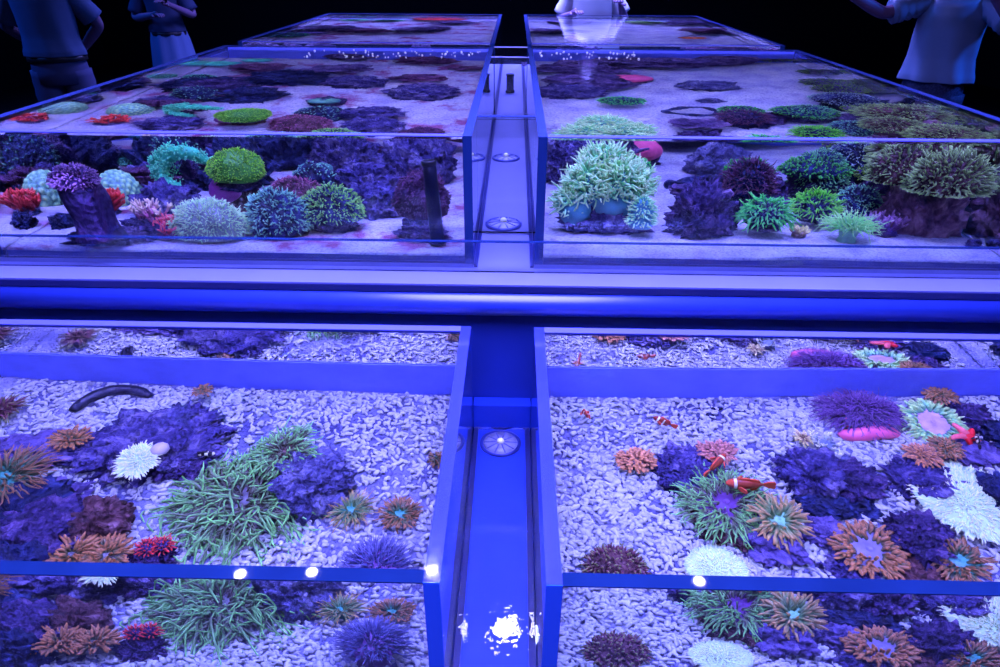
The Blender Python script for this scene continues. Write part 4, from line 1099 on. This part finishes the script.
MB().lathe([(.024,0),(.025,.006),(.021,.012),(.0195,.2),(.0195,.235),(.015,.235),(.015,.18)], 22).build('tube', plain('black_tube', (.004,.005,.02,1), .3, .4), t)
MB().lathe([(.022,.232),(.0225,.236),(.0225,.243),(.0195,.246),(.016,.243),(.016,.232)], 22).build('collar', plain('black_collar', C(10,12,46), .35, .5), t)
rock('small dark stone half buried near the outer pane by the red coral', (-1.40, 2.02, .905), (.04,.04,.05), NAV, 120)
rock('tall dark reef rock behind the brain corals', (-1.24, 2.78, .9), (.20,.14,.24), NAV, 121, freq=2.6)
rock('dark blue reef rock behind the teal crusted head', (-1.02, 2.62, .9), (.15,.12,.2), NAV, 122, freq=2.6)
rock('violet reef rock behind the cyan frilled coral', (-1.1597, 2.6967, 0.9100), (.17,.13,.27), DPUR, 123, freq=2.8)
rock('mottled reef rock behind the lime green coral head', (-0.9701, 2.9528, 0.9100), (.20,.12,.25), NAV, 124, freq=2.8)
rock('purple reef wall rock behind the table rock', (-0.6718, 2.9131, 0.9100), (.14,.11,.17), PUR, 125, freq=2.8)
rock('wide purple reef rock behind the maroon coral head', (-0.3605, 2.7007, 0.9100), (.15,.10,.21), PUR, 126, freq=2.8)
rock('knobbly violet stone behind the mint brain coral', (-1.2955, 2.4981, 0.9100), (.10,.08,.11), PUR, 127)
# seen from above, farther back
dome_coral('small cyan cushion in front of the dark plates', (-1.3784, 3.0280, 0.9100), (.06,.045,.035), 160, CYAN, NAV, 139, L=.16, r=.05)
dome_coral('cyan green cushion lower among the dark plates', (-1.2604, 2.6257, 0.9400), (.05,.04,.03), 150, CYAN, NAV, 140, L=.16, r=.05)
dome_coral('cyan green cushion above the frilled folds', (-1.1445, 2.3414, 1.0100), (.055,.04,.03), 150, CYAN, NAV, 141, L=.16, r=.05)
disc_coral('wide cyan disc at the far end by the outer pane', (-1.4021, 3.3423, 0.9400), .10, polyp('cyan_disc_skin', C(20,60,140), C(40,120,190), C(80,190,220)), 142, .7)
disc_coral('cyan disc at the far end beside the dark stacks', (-1.27, 3.47, .93), .08, polyp('cyan_disc_skin', C(20,60,140), C(40,120,190), C(80,190,220)), 143, .7)
plate_coral('stack of dark plates in the outer half of the tank', (-1.2273, 2.8171, 0.9500), .19, PLATE, 144, 4, .75)
plate_coral('brown purple plate stack next to the cyan disc', (-1.0931, 2.6267, 0.9700), .13, PLATEM, 145, 3, .75)
plate_coral('low brown plate behind the red branching coral', (-1.2446, 2.4323, 0.9600), .11, PLATEM, 146, 3, .75)
plate_coral('dark plate stack at the far end by the cyan discs', (-1.1607, 3.1980, 0.9600), .17, PLATEM, 147, 4, .75)
plate_coral('dark plates in the middle of the far sand', (-0.7925, 3.1609, 0.9700), .19, PLATE, 148, 4, .7)
plate_coral('dark plates against the far pane', (-0.8654, 3.5844, 0.9600), .19, PLATE, 149, 4, .7)
plate_coral('maroon plates near the far pane beside the channel', (-0.4454, 3.4835, 0.9600), .20, PLATEM, 150, 4, .7)
plate_coral('low plates tucked between the far stack and the channel', (-0.2209, 3.3014, 0.9500), .10, PLATEM, 151, 2, .8)
plate_coral('single broad dark plate on open sand near the channel', (-0.3521, 2.7747, 0.9700), .125, PLATE, 152, 3, .8)
plate_coral('thin lilac plate behind the broad dark plate', (-0.4463, 3.0187, 0.9400), .16, PLATEM, 153, 2, .7)
disc_coral('small orange disc on the far plates', (-.49, 3.50, .985), .055, polyp('orange_disc_skin', C(120,50,80), C(190,80,80), C(230,110,90)), 154, .7)
disc_coral('teal topped disc on a dark rock in the middle of the sand', (-0.6942, 2.4971, 0.9700), .062, polyp('teal_disc_skin', C(20,40,100), C(50,90,130), C(80,134,160)), 155, .8, .5)
rock('dark rock wearing the teal topped disc', (-0.6945, 2.5236, 0.9300), (.075,.06,.10), DPUR, 156)
rock('blue purple rubble behind the sage green bush', (-0.4885, 2.3218, 0.9600), (.13,.08,.10), PUR, 157, freq=2.8)

# ------------------------------------------------------------------ middle tank with the large pale green coral
rock('ridged purple rock under the large pale green coral', (0.2841, 2.0564, 0.9100), (.14,.085,.095), PUR, 201, freq=2.6)
def big_coral(label, pos, R, seed):
    t = thing('large_polyp_coral', label, 'coral', pos)
    MB().ball((-.085,-.02,.035), (.055,.05,.05), 26, 16, 0, lambda d: 1+.1*mnoise.noise(Vector(d)*2)).build('flesh', BLUEF, t)
    MB().ball((.03,.0,.06), (.085,.07,.06), 26, 16, 0, lambda d: 1+.1*mnoise.noise(Vector(d)*2+Vector((3,1,2)))).build('flesh', BLUEF, t)
    for q, (c, s, n) in enumerate((((-.045,0,.10), (.07,.07,.075), 520), ((.045,-.01,.105), (.07,.07,.075), 520), ((.0,.05,.14), (.08,.07,.075), 420), ((-.105,-.01,.05), (.04,.045,.045), 200), ((.095,.02,.095), (.045,.05,.055), 240))):
        rnd = np.random.default_rng(seed+q); i = np.arange(n)+.5; zz = 1-1.35*i/n; ph = i*2.399963; r = np.sqrt(1-zz**2)
        D = np.stack([r*np.cos(ph), r*np.sin(ph), zz],1)
        O = np.array(c)[None] + D*np.array(s)[None]*.8
        D = D + rnd.normal(0,.3,(n,3)); D /= np.linalg.norm(D,axis=1,keepdims=True)
        b = rnd.normal(0,.25,(n,3)); b[:,2] += .1
        P, RR = tentacles(O, D, rnd.uniform(.022,.038,n), np.full(n,.0033), b, rnd, 5, 5, 'finger', .25)
        MB().tubes(P, RR, 5).build('polyp_head', MINT, t)
        MB().ball(c, [x*.83 for x in s], 18, 12).build('head_flesh', BLUEF, t)
    return t
big_coral('large pale green coral with masses of waving polyps on the ridged purple rock', (0.2784, 2.0540, 0.9400), .15, 5)
dome_coral('pale green polyp sprig hanging beside the ridged purple rock', (0.3858, 1.9643, 0.9400), (.036,.036,.09), 240, MINT, BLUEF, 202, L=.4, r=.065, prof='finger')
o = tag(MB().ball((0,0,0), (.10,.08,.048), 30, 18, 0, lambda d: 1+.07*mnoise.noise(Vector(d)*2.5)).build('smooth_coral', PINK2), 'rose pink smooth dome behind the large pale green coral', 'coral')
o.location = (.50, 3.05, .968)
rock('dark rock below the rose pink dome', (.51, 3.08, .9), (.09,.08,.06), DPUR, 203)
rock('purple rock behind the large pale green coral by the channel pane', (0.2247, 2.7636, 0.9100), (.15,.11,.19), PUR, 204, freq=2.8)
rock('black purple craggy rock alone on the sand', (0.5724, 2.0264, 0.9100), (.105,.085,.155), DPUR, 205, freq=3.0, amp=.5)
rock('small knob of dark rock leaning on the craggy black rock', (0.6573, 2.0681, 0.9100), (.05,.045,.065), NAV, 206)
dome_coral('dark maroon bush of fine tentacles on a blue stem', (0.7667, 2.2873, 0.9600), (.070,.065,.11), 420, DMAR, NAV, 207, L=.42, r=.028, base=NAV, base_h=.02)
rock('blue stone carrying the dark maroon bush', (0.7748, 2.2829, 0.9100), (.085,.06,.065), NAV, 208)
dome_coral('vivid green mop of tentacles nearest the craggy rock', (0.7624, 2.0014, 0.9300), (.062,.055,.085), 260, GRN, NAV, 209, L=.5, r=.042, base=DPUR, base_h=.02, droop=.4)
dome_coral('leaf green mop of tentacles in the middle of the row', (0.9441, 2.1265, 0.9300), (.064,.055,.08), 260, polyp('leaf_green', C(30,90,50), C(70,170,60), C(120,226,90)), NAV, 210, L=.4, r=.036, base=NAV, base_h=.02, droop=.2)
branch_coral('small cream branching coral in front of the leaf green mop', (0.8720, 1.9996, 0.9100), .045, CREAM, 211, 14, 2, .11, 1.0)
anemone('pale green anemone with long drooping tentacles near the front glass', (1.0024, 1.9505, 0.9100), .085, 190, polyp('mint_long', C(60,120,130), C(110,190,150), C(160,240,180)), D_PALE, 212, disc=.5, L=.6, r=.034, inner=.05, h=.5, lean=(.05,1.15), droop=.45, k=8, wig=.2)
dome_coral('teal bush behind the pale green anemone', (1.1005, 2.2051, 0.9100), (.080,.07,.11), 520, TEAL, NAV, 213, L=.17, r=.022)
branch_coral('purple branching coral between the pale anemone and the great pillar', (1.1386, 2.0317, 0.9100), .075, LILAC, 214, 14, 3, .08, 1.0)
dome_coral('teal and sage bush on a blue bulge at the back of the row', (1.0061, 2.3507, 0.9400), (.085,.078,.165), 760, polyp('teal_sage', C(30,60,110), C(70,110,140), C(130,200,190)), NAV, 215, L=.16, r=.022, base=NAV, base_h=.04)
dome_coral('blue white polyp bush behind the teal and sage bush', (1.2048, 2.5493, 0.9700), (.105,.09,.16), 600, BWHITE, NAV, 216, L=.16, r=.02, base=NAV, base_h=.04)
rock('great brown reef pillar near the outer end', (1.2638, 2.1042, 0.9100), (.135,.11,.24), rocky('pillar_brown', C(40,28,80), C(120,78,160), C(176,128,220), 9), 217, freq=2.4)
for (P, s, n, lb, sd) in (((1.1587, 2.0986, 1.0650), (.085,.075,.10), 560, 'yellow green polyp mass on the near shoulder of the great brown pillar', 1), ((1.2606, 1.9893, 1.0600), (.105,.085,.10), 900, 'yellow green polyp mass on the outer shoulder of the great brown pillar', 2), ((1.2699, 2.2474, 1.0900), (.14,.10,.11), 640, 'yellow green polyp mass behind the crown of the great brown pillar', 3)):
    dome_coral(lb, P, s, n, YGRN, BRN, 220+sd, L=.22, r=.026, droop=.0, low=-.5)
rock('dark blue reef rock beyond the great brown pillar', (1.25, 2.55, .9), (.13,.11,.19), NAV, 225, freq=2.6)
rock('low purple stone by the outer pane near the front glass', (1.365, 1.93, .908), (.025,.02,.022), PUR, 226)
rock('pale lumpy stone at the far end of the tank', (0.8008, 2.9232, 0.9100), (.13,.10,.12), GPUR, 228)
rock('square grey block behind the dark maroon bush', (0.7464, 2.6379, 0.9100), (.055,.04,.05), GPUR, 229)
# seen from above, farther back
dome_coral('bright green cushion behind the large pale green coral', (0.3941, 2.5462, 0.9900), (.085,.06,.05), 420, GRN, NAV, 231, L=.1, r=.03)
plate_coral('pile of purple plates nearer the channel pane', (0.3109, 2.8692, 0.9500), .25, PLATE, 232, 4, .8)
plate_coral('second pile of purple plates, beside the channel at the far end', (0.3250, 3.2631, 0.9600), .25, PLATE, 233, 4, .7)
plate_coral('broad purple plates along the far pane', (0.6523, 3.4186, 0.9600), .30, PLATE, 234, 4, .6)
plate_coral('long purple plates at the far pane nearer the outer end', (0.9835, 3.4917, 0.9600), .28, PLATE, 235, 4, .6)
t = thing('ring_coral', 'dark ring shaped coral lying open on the sand', 'coral', (0.6184, 2.4088, 0.9600), (.0,.0,.1))
mb = MB(); mb.tube([(.085*math.cos(a)*(1+.15*a/6), .06*math.sin(a), .015+.012*math.sin(2*a)) for a in [2*PI*i/30*.97 for i in range(31)]], [.012+.004*math.sin(i*.9) for i in range(31)], 10)
mb.build('ring', NAV, t)
plate_coral('dark violet plates in front of the ring coral', (0.6081, 2.2184, 0.9700), .13, PLATE, 236, 2, .6)
dome_coral('green topped plate on dark rock at the middle of the sand', (0.7778, 2.3643, 1.0200), (.075,.06,.05), 220, polyp('green_top', C(20,70,60), C(40,130,70), C(70,190,100)), NAV, 237, L=.14, r=.04)
rock('dark rock beneath the green topped plate', (0.8120, 2.3280, 0.9300), (.12,.08,.11), DPUR, 238, freq=2.8)
dome_coral('green table coral over a dark rock toward the outer end', (0.9847, 2.3431, 1.0300), (.105,.08,.055), 320, polyp('table_green', C(20,60,60), C(50,120,80), C(90,190,120)), NAV, 239, L=.12, r=.03)
rock('dark rock beneath the green table coral', (1.0010, 2.3465, 0.9400), (.125,.08,.11), DPUR, 240)
for (P, r, lb, sd, sq) in (((1.3082, 3.6343, 0.9900), .19, 'olive plate at the far pane', 1, .6), ((1.3628, 3.2135, 0.9900), .11, 'small olive plate beside the far olive plate', 2, .7), ((1.2990, 2.9314, 1.0000), .15, 'olive plate in the middle of the outer row', 3, .7), ((1.3061, 2.7814, 1.0000), .16, 'broad olive plate in front of the outer row', 4, .6), ((1.2575, 2.3975, 1.0100), .15, 'yellow green plate toward the great brown pillar', 5, .6), ((1.3125, 2.1872, 1.0500), .16, 'yellow green plate nearest the outer corner', 6, .5)):
    dome_coral(lb, P, (r*.72, r*.5, .05), 420, polyp('olive_polyps', C(34,54,64), C(70,96,72), C(124,150,84)), DPUR, 250+sd, L=.12, r=.028, bumps=.3)
dome_coral('blue green mound between the olive plates', (1.2112, 2.6170, 0.9900), (.10,.07,.06), 240, TEAL, NAV, 257, L=.1, r=.03)
plate_coral('dark plate under the yellow green plates', (1.1963, 2.3175, 0.9700), .14, PLATE, 258, 2, .6)

# ------------------------------------------------------------------ farthest tanks
disc_coral('flat red coral plate in the farthest tank', (-0.5922, 5.6798, 0.9900), .21, polyp('red_plate_skin', C(120,20,70), C(190,40,80), C(220,60,90)), 301, .5, .16)
plate_coral('green plate at the back of the farthest tank', (-1.25, 5.58, .97), .13, polyp('far_green_skin', C(20,60,70), C(40,140,110), C(70,210,130)), 302, 2, .6)
plate_coral('teal plate beside the far green plate', (-1.0, 5.58, .96), .17, polyp('far_teal_skin', C(16,50,80), C(30,90,120), C(60,150,150)), 303, 2, .6)
plate_coral('dark purple plates in the middle of the farthest tank', (-1.2595, 4.8785, 0.9700), .28, PLATE, 304, 4, .7)
plate_coral('purple plates in front of the flat red plate', (-0.4864, 5.3656, 0.9600), .22, PLATE, 305, 3, .7)
plate_coral('violet plates beside the channel in the farthest tank', (-0.6136, 4.8806, 0.9600), .26, PLATE, 306, 4, .7)
plate_coral('dark plates across the open sand of the farthest tank', (-0.9703, 4.7909, 0.9600), .22, PLATEM, 307, 3, .7)
dome_coral('teal mound at the near outer corner of the farthest tank', (-1.4359, 4.5122, 0.9700), (.13,.11,.1), 200, polyp('far_teal_polyps', C(16,60,80), C(30,120,120), C(60,190,150)), NAV, 308, L=.1, r=.04)
dome_coral('pale lilac mound at the outer end of the farthest tank', (-1.33, 4.7, .95), (.12,.1,.07), 180, LILAC, MAU, 309, L=.1, r=.04)
for (P, lb, mt) in (((-1.8588, 7.7195, 0.9600), 'mint round coral just behind the near pane of the farthest tank, nearer the outer end', CYAN),): pass
plate_coral('brown plates near the channel in the farthest tank beside the white shirt', (0.4106, 5.5004, 0.9700), .25, PLATE, 311, 4, .7)
plate_coral('violet plates in front of the brown ones in the farthest tank', (0.2970, 4.8258, 0.9600), .24, PLATE, 312, 4, .7)
plate_coral('dark plates in the middle of the farthest tank beyond the white shirt', (1.3135, 5.4985, 0.9600), .28, PLATE, 313, 4, .7)
plate_coral('long brown plates across the outer half of the farthest tank', (1.3439, 4.8903, 0.9600), .30, PLATEM, 314, 4, .6)
plate_coral('olive plate at the back pane of the farthest tank', (1.0, 5.55, .97), .22, polyp('olive_plate_skin', C(40,60,60), C(70,100,80), C(110,150,90)), 315, 2, .5)
disc_coral('orange red disc near the front of the farthest tank', (1.1073, 4.5301, 0.9700), .09, polyp('orange_disc_skin', C(120,50,80), C(190,80,80), C(230,110,90)), 316, .7)

# froth of air bubbles at the far panes of the middle tanks, beyond counting
def froth(label, x0, x1, y0, y1, n, seed):
    rnd = random.Random(seed); mb = MB()
    for i in range(n):
        r = rnd.uniform(.002, .0055)
        mb.ball((rnd.uniform(x0, x1), rnd.uniform(y0, y1), 1.2325 + r*.2), (r, r, r*.8), 8, 6)
    o = mb.build('foam', plain('froth', C(226, 224, 252), .2, .6)); return tag(o, label, 'foam', kind='stuff')
froth('froth of bubbles at the far pane of the middle tank holding the dark plates', -1.0, -.17, 3.30, 3.58, 60, 1)
froth('froth of bubbles at the far pane of the middle tank beside the channel', .11, .60, 3.30, 3.58, 45, 2)

# ------------------------------------------------------------------ lamps over the tanks, and added fill for the visitors
def area(name, loc, sx, sy, power, col, spread=PI, shape='RECTANGLE', rot=(0,0,0)):
    l = bpy.data.lights.new(name, 'AREA'); l.shape = shape; l.size = sx; l.size_y = sy
    l.energy = power; l.color = col; l.spread = spread
    o = bpy.data.objects.new(name, l); o.location = loc; o.rotation_euler = rot; COL.objects.link(o)
    return o
LC = (0.182, 0.178, 1.0)
area('lamp_array', (-.03, .70, 3.5), 3.2, 3.6, 720, LC, math.radians(115))
area('lamp_array', (-.03, 6.8, 3.5), 3.0, 2.0, 1000, LC, math.radians(115))
for k, (x, y) in enumerate(((-.009, 2.69), (-1.47, 2.465), (-1.08, 2.49), (-.42, 2.52), (1.05, 2.485))):
    area('spot_lamp', (x, y, 2.85), (.16 if k == 0 else .06), .06, (6 if k == 0 else 1.6), (.75, .72, 1), math.radians(150), 'DISK')

for x, y, e in ((-5.4, 4.2, 36), (-5.6, 6.6, 36), (5.2, 3.6, 80)):  # unseen blue fill lamps, added to brighten the visitors
    area('aisle_lamp', (x, y, 3.4), .5, .5, e, (.02, .13, 1), math.radians(150), rot=(0, math.radians(40 if x > 0 else -40), 0))

for x, y, e in ((-5.4, 4.2, 36), (-5.6, 6.6, 36), (5.2, 3.6, 80)):  # same added fill for the visitors again
    area('aisle_lamp', (x, y, 3.4), .5, .5, e, (.02, .13, 1), math.radians(150), rot=(0, math.radians(40 if x > 0 else -40), 0))

w = bpy.data.worlds.new('World'); scene.world = w; w.use_nodes = True
w.node_tree.nodes['Background'].inputs[0].default_value = (0.004, 0.006, 0.03, 1)
w.node_tree.nodes['Background'].inputs[1].default_value = 1.0

# ------------------------------------------------------------------ camera
cd = bpy.data.cameras.new('camera'); cam = bpy.data.objects.new('camera', cd); COL.objects.link(cam)
f_px, pitch, yaw, roll = 660.55, math.radians(29.809), math.radians(-1.0953), math.radians(.3372)
cd.sensor_fit = 'HORIZONTAL'; cd.sensor_width = 36; cd.lens = f_px * 36 / 1000; cd.clip_start = .02
right = Vector((math.cos(yaw), -math.sin(yaw), 0)); fh = Vector((math.sin(yaw), math.cos(yaw), 0)); zz = Vector((0, 0, 1))
fw = fh*math.cos(pitch) - zz*math.sin(pitch); dn = -(fh*math.sin(pitch) + zz*math.cos(pitch))
Rr = right*math.cos(roll) - dn*math.sin(roll); Dr = right*math.sin(roll) + dn*math.cos(roll)
M = Matrix.Identity(4)
for i in range(3):
    M[i][0] = Rr[i]; M[i][1] = -Dr[i]; M[i][2] = -fw[i]
M[0][3], M[1][3], M[2][3] = 0, 0, 1.65
cam.matrix_world = M
scene.camera = cam

vs = scene.view_settings
scene.display_settings.display_device = 'sRGB'
vs.view_transform = 'Standard'; vs.look = 'None'; vs.gamma = 1; vs.use_curve_mapping = False
vs.exposure = 0.0
cy = scene.cycles
cy.max_bounces = 22; cy.diffuse_bounces = 3; cy.glossy_bounces = 6; cy.transmission_bounces = 18; cy.volume_bounces = 0; cy.transparent_max_bounces = 8
cy.caustics_refractive = True; cy.caustics_reflective = True; cy.blur_glossy = 1.0
cy.sample_clamp_indirect = 40.0
cy.use_denoising = True

GROUPS = {'coral_tank': 'glass coral tanks on the stand', 'drain_cover': 'drain covers in the channels', 'clownfish': 'clownfish over the gravel', 'damselfish': 'small dark fish over the gravel',
          'plate_coral': 'plate corals in the raised tanks', 'live_rock': 'live rocks in the tanks', 'sea_anemone': 'anemones in the tanks', 'polyp_coral': 'polyp covered corals in the tanks',
          'disc_coral': 'round disc corals in the raised tanks', 'branching_coral': 'branching corals in the tanks', 'frilled_coral': 'bright cyan frilled coral folds',
          'person': 'visitors around the tanks', 'cross_pane': 'glass panes across the channel', 'smooth_coral': 'smooth coral lumps', 'water': 'water in the tanks'}
for o in scene.objects:
    if o.parent is None and o.get('label') and not o.get('group'):
        g = GROUPS.get(o.name.split('.')[0])
        if g: o['group'] = g
